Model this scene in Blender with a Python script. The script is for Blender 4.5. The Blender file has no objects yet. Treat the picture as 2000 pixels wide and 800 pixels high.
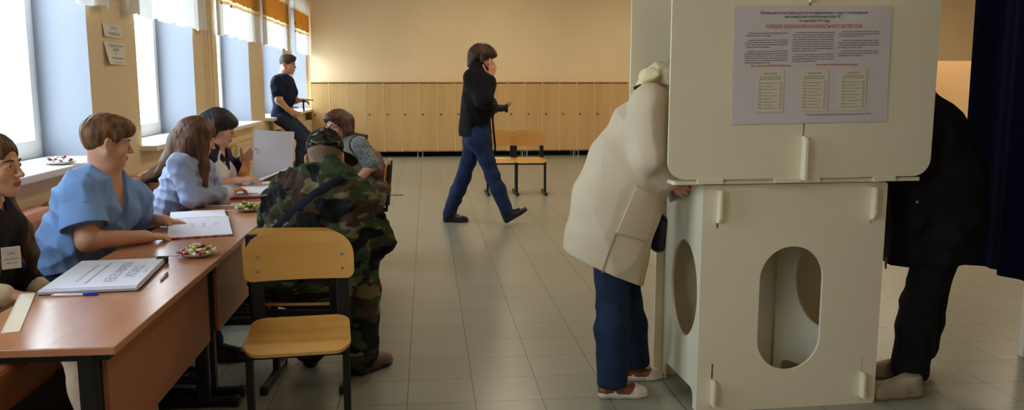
import bpy, bmesh, math, random
import numpy as np
from mathutils import Vector, Matrix
from mathutils.geometry import tessellate_polygon
random.seed(7)
SC = bpy.context.scene
COL = SC.collection
PI = math.pi

# ---------------------------------------------------------------- camera
F = 1644.0                      # focal length in pixels of the 2000 px wide frame
CAM_H = 1.40
PITCH = math.atan(240.0 / F)
YAW = math.atan(167.0 * math.cos(PITCH) / F)
cd = bpy.data.cameras.new('camera')
cam = bpy.data.objects.new('camera', cd)
COL.objects.link(cam)
cd.sensor_width = 36.0
cd.lens = F / 2000.0 * 36.0
cd.clip_start = 0.05
cam.location = (0, 0, CAM_H)
cam.rotation_euler = (PI / 2 - PITCH, 0, -YAW)
SC.camera = cam
_fw = np.array([math.sin(YAW) * math.cos(PITCH), math.cos(YAW) * math.cos(PITCH), -math.sin(PITCH)])
_rt = np.array([math.cos(YAW), -math.sin(YAW), 0.0])
_up = np.cross(_rt, _fw)


def ray(px, py):
    return _fw * F + _rt * (px - 1000.0) + _up * (400.0 - py)


def atY(px, py, Y):
    d = ray(px, py)
    return np.array([0, 0, CAM_H]) + d * (Y / d[1])


def atX(px, py, X):
    d = ray(px, py)
    return np.array([0, 0, CAM_H]) + d * (X / d[0])


def atZ(px, py, Z=0.0):
    d = ray(px, py)
    return np.array([0, 0, CAM_H]) + d * ((Z - CAM_H) / d[2])


# ---------------------------------------------------------------- daylight, exposure
SKY = 9.5
FILL = 17.0
w = bpy.data.worlds.new('sky')
SC.world = w
w.use_nodes = True
nt = w.node_tree
for n in list(nt.nodes):
    nt.nodes.remove(n)
out = nt.nodes.new('ShaderNodeOutputWorld')
bg = nt.nodes.new('ShaderNodeBackground')
tc = nt.nodes.new('ShaderNodeTexCoord')
sep = nt.nodes.new('ShaderNodeSeparateXYZ')
rmp = nt.nodes.new('ShaderNodeValToRGB')
rmp.color_ramp.elements[0].position = 0.42
rmp.color_ramp.elements[0].color = (0.42, 0.46, 0.46, 1)
rmp.color_ramp.elements[1].position = 0.56
rmp.color_ramp.elements[1].color = (0.78, 0.90, 1.0, 1)
mr = nt.nodes.new('ShaderNodeMapRange')
mr.inputs['From Min'].default_value = -1.0
nt.links.new(tc.outputs['Generated'], sep.inputs[0])
nt.links.new(sep.outputs['Z'], mr.inputs['Value'])
nt.links.new(mr.outputs[0], rmp.inputs[0])
nt.links.new(rmp.outputs[0], bg.inputs[0])
bg.inputs[1].default_value = SKY
nt.links.new(bg.outputs[0], out.inputs[0])

SC.view_settings.view_transform = 'Standard'
SC.view_settings.look = 'None'
SC.view_settings.gamma = 1.0
SC.view_settings.exposure = 0.36
SC.view_settings.use_curve_mapping = False
SC.cycles.diffuse_bounces = 7
SC.cycles.max_bounces = 12
SC.cycles.transparent_max_bounces = 16
SC.cycles.sample_clamp_indirect = 8.0
SC.cycles.caustics_reflective = False
SC.cycles.caustics_refractive = False

# window openings in the left wall: (y0, y1)
WX = -2.24          # room face of the window wall
WT = 0.46           # wall thickness
SILL = 0.905
WTOP = 2.75
CEIL = 3.5
YB = 16.35          # back wall
YF = -3.2           # wall behind the photographer
XR = 12.2           # right wall
PITCHW, WW, W1 = 2.58, 1.63, 4.32
WINS = [(W1 + PITCHW * i, W1 + PITCHW * i + WW) for i in range(-2, 5)]
for i, (a, b) in enumerate(WINS):           # sky portals in the window openings
    ld = bpy.data.lights.new('window_daylight', 'AREA')
    ld.shape = 'RECTANGLE'
    ld.size = b - a
    ld.size_y = WTOP - SILL
    ld.cycles.is_portal = True
    lo = bpy.data.objects.new('window_daylight', ld)
    lo.location = (WX - WT - 0.02, (a + b) / 2, (SILL + WTOP) / 2)
    lo.rotation_euler = (0, -PI / 2, 0)
    lo.rotation_euler = Vector((1, 0, 0)).to_track_quat('-Z', 'Z').to_euler()
    COL.objects.link(lo)


# rows of warm fill lights added under the ceiling, with no fixtures
for lx in (1.0, 4.6, 8.2):
    for ly in (0.2, 6.8, 10.4, 14.0):
        ld = bpy.data.lights.new('ceiling_fill', 'AREA')
        ld.shape = 'RECTANGLE'
        ld.size = 0.3
        ld.size_y = 1.2
        ld.energy = FILL * (0.75 if ly < 1 else 1.4)
        ld.color = (1.0, 0.84, 0.61)
        lo = bpy.data.objects.new('ceiling_fill', ld)
        lo.location = (lx, ly, CEIL - 0.01)
        COL.objects.link(lo)

# ---------------------------------------------------------------- helpers: materials
def srgb(r, g, b):
    f = lambda c: (c / 255 / 12.92) if c / 255 <= 0.04045 else ((c / 255 + 0.055) / 1.055) ** 2.4
    return (f(r), f(g), f(b), 1.0)


def mat(name, col, rough=0.6, var=0.0, vscale=6.0, bump=0.0, bscale=40.0, metal=0.0, spec=0.5, stretch=(1, 1, 1),
        col2=None, sheen=0.0, trans=0.0, sub=0.0):
    """Principled material with an object-space noise varying colour and relief."""
    m = bpy.data.materials.new(name)
    m.use_nodes = True
    nt = m.node_tree
    p = nt.nodes['Principled BSDF']
    p.inputs['Roughness'].default_value = rough
    p.inputs['Metallic'].default_value = metal
    p.inputs['Specular IOR Level'].default_value = spec
    if sheen:
        p.inputs['Sheen Weight'].default_value = sheen
    if sub:
        p.inputs['Subsurface Weight'].default_value = sub
        p.inputs['Subsurface Radius'].default_value = (0.012, 0.005, 0.003)
    tc = nt.nodes.new('ShaderNodeTexCoord')
    mp = nt.nodes.new('ShaderNodeMapping')
    mp.inputs['Scale'].default_value = stretch
    nt.links.new(tc.outputs['Object'], mp.inputs[0])
    p.inputs['Base Color'].default_value = col
    if var or col2:
        nz = nt.nodes.new('ShaderNodeTexNoise')
        nz.inputs['Scale'].default_value = vscale
        nz.inputs['Detail'].default_value = 5
        nt.links.new(mp.outputs[0], nz.inputs['Vector'])
        rp = nt.nodes.new('ShaderNodeValToRGB')
        c2 = col2 or tuple(min(1, c * (1 + var)) for c in col[:3]) + (1,)
        c1 = col if col2 else tuple(c * (1 - var) for c in col[:3]) + (1,)
        rp.color_ramp.elements[0].position = 0.35
        rp.color_ramp.elements[1].position = 0.65
        rp.color_ramp.elements[0].color = c1
        rp.color_ramp.elements[1].color = c2
        nt.links.new(nz.outputs[0], rp.inputs[0])
        nt.links.new(rp.outputs[0], p.inputs['Base Color'])
    if bump:
        nb = nt.nodes.new('ShaderNodeTexNoise')
        nb.inputs['Scale'].default_value = bscale
        nb.inputs['Detail'].default_value = 3
        nt.links.new(mp.outputs[0], nb.inputs['Vector'])
        bp = nt.nodes.new('ShaderNodeBump')
        bp.inputs['Strength'].default_value = 1.0
        bp.inputs['Distance'].default_value = bump
        nt.links.new(nb.outputs[0], bp.inputs['Height'])
        nt.links.new(bp.outputs[0], p.inputs['Normal'])
    return m


def wood(name, c1, c2, rough=0.4, axis='Y', scale=3.0, spec=0.5):
    st = {'X': (0.18, 3, 3), 'Y': (3, 0.18, 3), 'Z': (3, 3, 0.18)}[axis]
    return mat(name, c1, rough, vscale=scale, col2=c2, stretch=st, spec=spec, bump=0.0004, bscale=scale * 6)


def glass_mat():
    m = bpy.data.materials.new('window_glass')
    m.use_nodes = True
    nt = m.node_tree
    for n in list(nt.nodes):
        nt.nodes.remove(n)
    o = nt.nodes.new('ShaderNodeOutputMaterial')
    t = nt.nodes.new('ShaderNodeBsdfTransparent')
    t.inputs[0].default_value = (0.96, 0.98, 0.98, 1)
    g = nt.nodes.new('ShaderNodeBsdfGlossy')
    g.inputs['Roughness'].default_value = 0.02
    mx = nt.nodes.new('ShaderNodeMixShader')
    mx.inputs[0].default_value = 0.05
    nt.links.new(t.outputs[0], mx.inputs[1])
    nt.links.new(g.outputs[0], mx.inputs[2])
    nt.links.new(mx.outputs[0], o.inputs[0])
    return m


# ---------------------------------------------------------------- helpers: objects
def tag(o, label=None, cat=None, group=None, kind=None):
    if label: o['label'] = label
    if cat: o['category'] = cat
    if group: o['group'] = group
    if kind: o['kind'] = kind
    return o


def empty(name, loc=(0, 0, 0), rz=0.0, label=None, cat=None, group=None):
    o = bpy.data.objects.new(name, None)
    o.location = [float(v) for v in loc]
    o.rotation_euler = (0, 0, rz)
    o.empty_display_size = 0.1
    COL.objects.link(o)
    return tag(o, label, cat, group)


def local_matrix(parent):
    """World matrix of an unscaled parent chain (location and rotation)."""
    M = Matrix.Identity(4)
    while parent is not None:
        M = Matrix.Translation(parent.location) @ parent.rotation_euler.to_matrix().to_4x4() @ M
        parent = parent.parent
    return M


def copy_tree(o, parent=None):
    c = o.copy()
    COL.objects.link(c)
    c.parent = parent
    for ch in [x for x in SC.objects if x.parent == o]:
        copy_tree(ch, c)
    return c


class MB:
    """Collects shapes into one bmesh; build() links them as one mesh object."""

    def __init__(s):
        s.bm = bmesh.new()

    def _mi(s, faces, mi, smooth=False):
        for f in faces:
            f.material_index = mi
            f.smooth = smooth

    def box(s, x0, x1, y0, y1, z0, z1, bev=0.0, mi=0, M=None, seg=2):
        T = Matrix.Translation(((x0 + x1) / 2, (y0 + y1) / 2, (z0 + z1) / 2)) @ Matrix.Diagonal((abs(x1 - x0), abs(y1 - y0), abs(z1 - z0), 1))
        r = bmesh.ops.create_cube(s.bm, size=1.0, matrix=T)
        vs = r['verts']
        fs = {f for v in vs for f in v.link_faces}
        if bev > 0:
            es = list({e for v in vs for e in v.link_edges})
            rr = bmesh.ops.bevel(s.bm, geom=es, offset=bev, segments=seg, affect='EDGES', profile=0.5)
            fs = set(rr['faces']) | {f for f in fs if f.is_valid}
            vs = list({v for f in fs for v in f.verts})
        if M is not None:
            bmesh.ops.transform(s.bm, matrix=M, verts=vs)
        s._mi(fs, mi)
        return s

    def tube(s, pts, r, n=10, mi=0, cap=True, smooth=True, flat=None):
        """Swept round tube; r may be a list. flat=(vector, factor) squashes the section."""
        pts = [Vector([float(c) for c in p]) for p in pts]
        rs = r if isinstance(r, (list, tuple)) else [r] * len(pts)
        rings = []
        prev = None
        for i, p in enumerate(pts):
            d = (pts[min(i + 1, len(pts) - 1)] - pts[max(i - 1, 0)]).normalized()
            if prev is None:
                a = d.orthogonal().normalized()
            else:
                a = (prev - d * prev.dot(d)).normalized()
            prev = a
            b = d.cross(a)
            ring = []
            for k in range(n):
                t = 2 * PI * k / n
                off = (a * math.cos(t) + b * math.sin(t)) * rs[i]
                if flat is not None:
                    fv = Vector(flat[0]).normalized()
                    off = off - fv * off.dot(fv) * (1 - flat[1])
                ring.append(s.bm.verts.new(p + off))
            rings.append(ring)
        fs = []
        for i in range(len(rings) - 1):
            for k in range(n):
                fs.append(s.bm.faces.new((rings[i][k], rings[i][(k + 1) % n], rings[i + 1][(k + 1) % n], rings[i + 1][k])))
        s._mi(fs, mi, smooth)
        if cap:
            s._mi([s.bm.faces.new(rings[0][::-1]), s.bm.faces.new(rings[-1])], mi)
        return s

    def lathe(s, prof, c=(0, 0, 0), n=24, mi=0, M=None, sx=1.0, sy=1.0):
        rings = []
        allv = []
        for (r, z) in prof:
            ring = [s.bm.verts.new((c[0] + sx * max(r, 1e-4) * math.cos(2 * PI * k / n), c[1] + sy * max(r, 1e-4) * math.sin(2 * PI * k / n), c[2] + z)) for k in range(n)]
            rings.append(ring)
            allv += ring
        fs = []
        for i in range(len(rings) - 1):
            for k in range(n):
                fs.append(s.bm.faces.new((rings[i][k], rings[i][(k + 1) % n], rings[i + 1][(k + 1) % n], rings[i + 1][k])))
        s._mi(fs, mi, True)
        s._mi([s.bm.faces.new(rings[0][::-1]), s.bm.faces.new(rings[-1])], mi)
        if M is not None:
            bmesh.ops.transform(s.bm, matrix=M, verts=allv)
        return s

    def ball(s, c, r, mi=0, n=12, M=None):
        T = Matrix.Translation([float(v) for v in c]) @ (M or Matrix.Identity(4)) @ Matrix.Diagonal(((r if not isinstance(r, (tuple, list)) else r[0]), (r if not isinstance(r, (tuple, list)) else r[1]), (r if not isinstance(r, (tuple, list)) else r[2]), 1))
        rr = bmesh.ops.create_uvsphere(s.bm, u_segments=n, v_segments=max(6, n // 2 + 2), radius=1.0, matrix=T)
        s._mi({f for v in rr['verts'] for f in v.link_faces}, mi, True)
        return s

    def plate(s, outer, holes, t, M, mi=0, mi_side=None, mi_hole=None):
        """Flat panel (2D outline with holes) of thickness t along local +Z, mapped by M."""
        mi_side = mi if mi_side is None else mi_side
        mi_hole = mi_side if mi_hole is None else mi_hole
        loops = [outer] + list(holes)
        flat = [p for l in loops for p in l]
        tris = tessellate_polygon([[Vector((p[0], p[1], 0)) for p in l] for l in loops])
        va = [s.bm.verts.new(M @ Vector((p[0], p[1], 0))) for p in flat]
        vb = [s.bm.verts.new(M @ Vector((p[0], p[1], t))) for p in flat]
        area = sum((flat[a][0] * (flat[b][1] - flat[c][1]) + flat[b][0] * (flat[c][1] - flat[a][1]) + flat[c][0] * (flat[a][1] - flat[b][1])) for a, b, c in tris)
        fs = []
        for a, b, c in tris:
            if area < 0:
                a, c = c, a
            fs.append(s.bm.faces.new((vb[a], vb[b], vb[c])))
            fs.append(s.bm.faces.new((va[c], va[b], va[a])))
        s._mi(fs, mi)
        k = 0
        for li, l in enumerate(loops):
            n = len(l)
            side = []
            for i in range(n):
                j = (i + 1) % n
                side.append(s.bm.faces.new((va[k + i], va[k + j], vb[k + j], vb[k + i])))
            s._mi(side, mi_side if li == 0 else mi_hole)
            k += n
        return s

    def grid(s, nu, nv, fn, mi=0, thick=None, nrm=None, smooth=True):
        """Sheet fn(u,v) -> point, u,v in 0..1; thick gives it a closed second side along nrm(u,v) or the numeric normal."""
        P = [[Vector([float(c) for c in fn(i / (nu - 1), j / (nv - 1))]) for j in range(nv)] for i in range(nu)]
        A = [[s.bm.verts.new(p) for p in row] for row in P]
        fs = []
        for i in range(nu - 1):
            for j in range(nv - 1):
                fs.append(s.bm.faces.new((A[i][j], A[i + 1][j], A[i + 1][j + 1], A[i][j + 1])))
        if thick:
            B = []
            for i in range(nu):
                row = []
                for j in range(nv):
                    if nrm is not None:
                        nn = Vector(nrm)
                    else:
                        du = P[min(i + 1, nu - 1)][j] - P[max(i - 1, 0)][j]
                        dv = P[i][min(j + 1, nv - 1)] - P[i][max(j - 1, 0)]
                        nn = du.cross(dv)
                        nn = nn.normalized() if nn.length > 1e-9 else Vector((0, 0, 1))
                    row.append(s.bm.verts.new(P[i][j] - nn * thick))
                B.append(row)
            for i in range(nu - 1):
                for j in range(nv - 1):
                    fs.append(s.bm.faces.new((B[i][j + 1], B[i + 1][j + 1], B[i + 1][j], B[i][j])))
            ed = []
            for i in range(nu - 1):
                ed.append(s.bm.faces.new((A[i][0], B[i][0], B[i + 1][0], A[i + 1][0])))
                ed.append(s.bm.faces.new((A[i + 1][-1], B[i + 1][-1], B[i][-1], A[i][-1])))
            for j in range(nv - 1):
                ed.append(s.bm.faces.new((A[0][j + 1], B[0][j + 1], B[0][j], A[0][j])))
                ed.append(s.bm.faces.new((A[-1][j], B[-1][j], B[-1][j + 1], A[-1][j + 1])))
            s._mi(ed, mi, False)
        s._mi(fs, mi, smooth)
        return s

    def build(s, name, mats, parent=None, world=False, sharp=35):
        bmesh.ops.recalc_face_normals(s.bm, faces=s.bm.faces)
        if world and parent is not None:
            bmesh.ops.transform(s.bm, matrix=local_matrix(parent).inverted(), verts=s.bm.verts)
        me = bpy.data.meshes.new(name)
        s.bm.to_mesh(me)
        s.bm.free()
        for m in (mats if isinstance(mats, (list, tuple)) else [mats]):
            me.materials.append(m)
        if sharp and any(p.use_smooth for p in me.polygons):
            try:
                me.set_sharp_from_angle(angle=math.radians(sharp))
            except Exception:
                pass
        o = bpy.data.objects.new(name, me)
        COL.objects.link(o)
        o.parent = parent
        return o


def rrect(x0, x1, y0, y1, r, n=6):
    """Rounded rectangle outline, counter-clockwise; r one radius or four (bl, br, tr, tl)."""
    r = r if isinstance(r, (tuple, list)) else (r,) * 4
    pts = []
    for (cx, cy, a, q) in ((x0 + r[0], y0 + r[0], PI, r[0]), (x1 - r[1], y0 + r[1], 1.5 * PI, r[1]), (x1 - r[2], y1 - r[2], 0, r[2]), (x0 + r[3], y1 - r[3], 0.5 * PI, r[3])):
        for i in range(n + 1 if q > 0 else 1):
            t = a + 0.5 * PI * i / n
            pts.append((cx + q * math.cos(t), cy + q * math.sin(t)))
    return pts


def text_lines(lines, M, mb, mi=0):
    """Lettering: list of (text, x, y, size, align, width or None) as flat letter faces placed by M into mb."""
    for (txt, x, y, size, al, width) in lines:
        cu = bpy.data.curves.new('lettering', 'FONT')
        cu.body = txt
        cu.size = size
        cu.align_x = al
        cu.resolution_u = 2
        ob = bpy.data.objects.new('lettering', cu)
        COL.objects.link(ob)
        bpy.context.view_layer.update()
        dg = bpy.context.evaluated_depsgraph_get()
        me = ob.evaluated_get(dg).to_mesh()
        vs = [v.co.copy() for v in me.vertices]
        ps = [tuple(p.vertices) for p in me.polygons]
        ob.evaluated_get(dg).to_mesh_clear()
        bpy.data.objects.remove(ob)
        bpy.data.curves.remove(cu)
        if not vs:
            continue
        k = 1.0
        if width:
            k = width / max(1e-6, max(v.x for v in vs) - min(v.x for v in vs))
        nv = [mb.bm.verts.new(M @ Vector((x + v.x * k, y + v.y, 0.0))) for v in vs]
        for p in ps:
            try:
                f = mb.bm.faces.new([nv[i] for i in p])
                f.material_index = mi
            except ValueError:
                pass


def frame(o, x, y, z):
    return Matrix(((x[0], y[0], z[0], o[0]), (x[1], y[1], z[1], o[1]), (x[2], y[2], z[2], o[2]), (0, 0, 0, 1)))
# ================================================================ materials of the place
M_wall = mat('wall_paint_ochre', srgb(236, 213, 174), 0.55, var=0.03, vscale=1.2, bump=0.0006, bscale=60, spec=0.3)
M_ceil = mat('ceiling_white', srgb(235, 230, 220), 0.9, bump=0.0005)
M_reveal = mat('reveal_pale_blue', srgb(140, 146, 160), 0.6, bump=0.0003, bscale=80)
M_pvc = mat('white_plastic', srgb(238, 238, 238), 0.3)
M_sill = mat('sill_white', srgb(240, 238, 232), 0.3, var=0.02)
M_glass = glass_mat()
M_black = mat('black_metal', srgb(15, 14, 14), 0.45, var=0.15, vscale=20, spec=0.35)
M_blackrub = mat('black_plastic', srgb(16, 16, 16), 0.6, var=0.1)
M_steel = mat('grey_steel', srgb(170, 165, 160), 0.35, metal=0.9, var=0.05)


def floor_mat():
    m = bpy.data.materials.new('floor_tiles')
    m.use_nodes = True
    nt = m.node_tree
    p = nt.nodes['Principled BSDF']
    tc = nt.nodes.new('ShaderNodeTexCoord')
    mp = nt.nodes.new('ShaderNodeMapping')
    mp.inputs['Location'].default_value = (0.105, -3.86, 0)
    br = nt.nodes.new('ShaderNodeTexBrick')
    br.offset = 0.0
    br.squash = 1.0
    br.inputs['Scale'].default_value = 1.0
    br.inputs['Mortar Size'].default_value = 0.0022
    br.inputs['Mortar Smooth'].default_value = 0.2
    br.inputs['Brick Width'].default_value = 0.30
    br.inputs['Row Height'].default_value = 0.30
    br.inputs['Color1'].default_value = srgb(144, 143, 129)
    br.inputs['Color2'].default_value = srgb(140, 138, 124)
    br.inputs['Mortar'].default_value = srgb(84, 78, 66)
    nz = nt.nodes.new('ShaderNodeTexNoise')
    nz.inputs['Scale'].default_value = 1.3
    nz.inputs['Detail'].default_value = 2
    mx = nt.nodes.new('ShaderNodeMix')
    mx.data_type = 'RGBA'
    mx.blend_type = 'MULTIPLY'
    mx.inputs['Factor'].default_value = 0.0
    nt.links.new(tc.outputs['Object'], mp.inputs[0])
    nt.links.new(mp.outputs[0], br.inputs['Vector'])
    nt.links.new(mp.outputs[0], nz.inputs['Vector'])
    nt.links.new(br.outputs['Color'], mx.inputs['A'])
    nt.links.new(nz.outputs['Color'], mx.inputs['B'])
    hs = nt.nodes.new('ShaderNodeHueSaturation')
    nt.links.new(nz.outputs[0], hs.inputs['Color'])
    hs.inputs['Saturation'].default_value = 0
    hs.inputs['Value'].default_value = 1.0
    nt.links.new(hs.outputs[0], mx.inputs['B'])
    nt.links.new(mx.outputs['Result'], p.inputs['Base Color'])
    rr = nt.nodes.new('ShaderNodeMapRange')
    rr.inputs['To Min'].default_value = 0.27
    rr.inputs['To Max'].default_value = 0.29
    nt.links.new(nz.outputs[0], rr.inputs['Value'])
    nt.links.new(rr.outputs[0], p.inputs['Roughness'])
    p.inputs['Specular IOR Level'].default_value = 0.45
    bp = nt.nodes.new('ShaderNodeBump')
    bp.inputs['Distance'].default_value = 0.0008
    inv = nt.nodes.new('ShaderNodeMath')
    inv.operation = 'SUBTRACT'
    inv.inputs[0].default_value = 1.0
    nt.links.new(br.outputs['Fac'], inv.inputs[1])
    nt.links.new(inv.outputs[0], bp.inputs['Height'])
    nt.links.new(bp.outputs[0], p.inputs['Normal'])
    return m


# ================================================================ the room shell
def struct(o, label, cat):
    return tag(o, label, cat, None, 'structure')


fl = MB().box(WX - WT, XR + 0.2, YF - 0.2, YB + 2.6, -0.12, 0.0).build('floor', floor_mat())
struct(fl, 'grey beige glossy square tiled floor of the hall', 'floor')
ce = MB().box(WX - WT, XR + 0.2, YF - 0.2, YB + 2.6, CEIL, CEIL + 0.15).build('ceiling', M_ceil)
struct(ce, 'plain white ceiling above the hall', 'ceiling')
# window wall: outline in (Y, Z), pierced by the window openings
Mw = frame((WX - WT, 0, 0), (0, 1, 0), (0, 0, 1), (1, 0, 0))
holes = [[(a, SILL), (b, SILL), (b, WTOP), (a, WTOP)] for a, b in WINS]
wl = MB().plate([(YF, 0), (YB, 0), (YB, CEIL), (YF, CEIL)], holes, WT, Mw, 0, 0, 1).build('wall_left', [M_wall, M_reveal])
struct(wl, 'ochre painted wall pierced by tall windows beside the tables', 'wall')
OPX0, OPX1, OPZ = 8.9, 11.4, 1.83
Mb_ = frame((0, YB + 0.25, 0), (1, 0, 0), (0, 0, 1), (0, -1, 0))
wb = MB().plate([(WX - WT, 0), (OPX0, 0), (OPX0, OPZ), (OPX1, OPZ), (OPX1, 0), (XR, 0), (XR, CEIL), (WX - WT, CEIL)], [], 0.25, Mb_).build('wall_back', M_wall)
struct(wb, 'plain ochre wall behind the row of lockers', 'wall')
wr = MB().box(XR, XR + 0.2, YF, YB, 0, CEIL).build('wall_right', M_wall)
struct(wr, 'ochre wall far to the right side of the hall', 'wall')
wf = MB().box(WX - WT, XR, YF - 0.2, YF, 0, CEIL).build('wall_front', M_wall)
struct(wf, 'ochre wall behind the photographer', 'wall')
al = MB()
al.box(OPX0 - 0.15, OPX0, YB + 0.25, YB + 2.4, 0, CEIL).box(OPX1, OPX1 + 0.15, YB + 0.25, YB + 2.4, 0, CEIL).box(OPX0 - 0.15, OPX1 + 0.15, YB + 2.4, YB + 2.6, 0, CEIL)
struct(al.build('wall_passage', M_wall), 'ochre walls of the lit passage beyond the opening', 'wall')
pl = bpy.data.lights.new('passage_lamp', 'AREA')
pl.size = 1.4
pl.energy = 22
pl.color = (1.0, 0.88, 0.70)
plo = bpy.data.objects.new('passage_lamp', pl)
plo.location = (10.1, YB + 1.2, CEIL - 0.05)
COL.objects.link(plo)
bb = MB().box(WX, OPX0, YB - 0.015, YB, 0, 0.09, 0.003).build('baseboard_back', M_blackrub)
struct(bb, 'dark baseboard along the back wall under the lockers', 'baseboard')
bl = MB().box(WX, WX + 0.015, YF, YB - 0.02, 0, 0.08, 0.003).build('baseboard_left', mat('baseboard_brown', srgb(96, 66, 44), 0.5, var=0.1))
struct(bl, 'brown baseboard along the window wall', 'baseboard')

# ---------------------------------------------------------------- windows (frame, sash, panes, sill)
names_w = {0: 'tall white window behind the photographer', 1: 'white window left of the picture behind the tables', 2: 'nearest white window, with the sweets on its sill',
           3: 'second white window, behind the woman in the pale blue blazer', 4: 'third white window, behind the dark haired woman in navy',
           5: 'fourth white window, where the man in the navy t-shirt sits', 6: 'farthest white window, next to the lockers'}
for i, (a, b) in enumerate(WINS):
    x0 = WX - WT + 0.08
    root = empty('window_%d' % (i + 1), (x0, (a + b) / 2, SILL))
    struct(root, names_w[i], 'window')
    h = WTOP - SILL
    hw = (b - a) / 2
    Mx = frame((-0.03, 0, 0), (0, 1, 0), (0, 0, 1), (1, 0, 0))
    fr = MB()
    fr.plate([(-hw, 0), (hw, 0), (hw, h), (-hw, h)], [[(-hw + 0.06, 0.06), (-0.035, 0.06), (-0.035, h - 0.06), (-hw + 0.06, h - 0.06)], [(0.035, 0.06), (hw - 0.06, 0.06), (hw - 0.06, h - 0.06), (0.035, h - 0.06)]], 0.07, Mx)
    fr.build('window_frame', M_pvc, root)
    for sx in (-1, 1):
        y0, y1 = (-hw + 0.055, -0.03) if sx < 0 else (0.03, hw - 0.055)
        sash = MB().plate([(y0, 0.055), (y1, 0.055), (y1, h - 0.055), (y0, h - 0.055)], [[(y0 + 0.06, 0.115), (y1 - 0.06, 0.115), (y1 - 0.06, h - 0.115), (y0 + 0.06, h - 0.115)]], 0.05, frame((0.0, 0, 0), (0, 1, 0), (0, 0, 1), (1, 0, 0)))
        so = sash.build('sash', M_pvc, root)
        MB().box(0.012, 0.018, y0 + 0.05, y1 - 0.05, 0.105, h - 0.105).build('pane', M_glass, so)
    hd = MB().box(0.05, 0.062, 0.045, 0.07, 0.62, 0.70, 0.003).box(0.062, 0.08, 0.050, 0.065, 0.52, 0.68, 0.004)
    hd.build('handle', M_pvc, root)
    sl = MB().box(WX - WT + 0.15 - x0, WX + 0.13 - x0, -hw - 0.05, hw + 0.05, -0.042, 0.002, 0.008)
    sl.build('window_sill', M_sill, root)

# ---------------------------------------------------------------- heating: radiators and riser
M_rad = mat('radiator_enamel', srgb(214, 196, 160), 0.45, var=0.04)
rad = empty('radiator', (0, 0, 0))
mb = MB()
n = 11
for k in range(n):
    y = -0.5 + k * 0.1
    mb.box(0.0, 0.09, y - 0.042, y + 0.042, 0.0, 0.54, 0.018)
mb.box(0.03, 0.06, -0.52, 0.52, 0.03, 0.07).box(0.03, 0.06, -0.52, 0.52, 0.47, 0.51)
mb.build('radiator_sections', M_rad, rad)
MB().tube([(0.045, -0.5, 0.49), (0.045, -0.62, 0.49), (0.045, -0.66, 0.46), (0.045, -0.66, 0.06), (0.045, -0.62, 0.03), (0.045, -0.5, 0.03)], 0.013).build('pipe', M_rad, rad)
rn = ['behind the woman in the blue t-shirt', 'under the second window', 'beside the raised sheet of paper', 'under the man sitting on the sill', 'beside the lockers']
for k, i in enumerate((2, 3, 4, 5, 6)):
    r = rad if k == 0 else copy_tree(rad)
    r.location = (WX + 0.03, sum(WINS[i]) / 2, 0.17)
    tag(r, 'cream ribbed radiator under the window, the one ' + rn[k], 'radiator', 'radiators under the windows')
ry = WINS[3][1] + 0.42
rp = MB().tube([(WX + 0.05, ry, 0.03), (WX + 0.05, ry, CEIL - 0.02)], 0.016).tube([(WX + 0.05, ry + 0.09, 0.03), (WX + 0.05, ry + 0.09, CEIL - 0.02)], 0.012)
rp.box(WX, WX + 0.055, ry - 0.012, ry + 0.012, 1.55, 1.58).build('heating_pipe', M_wall)
tag(bpy.data.objects['heating_pipe'], 'ochre painted heating riser on the pier before the third window', 'pipe')


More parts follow.
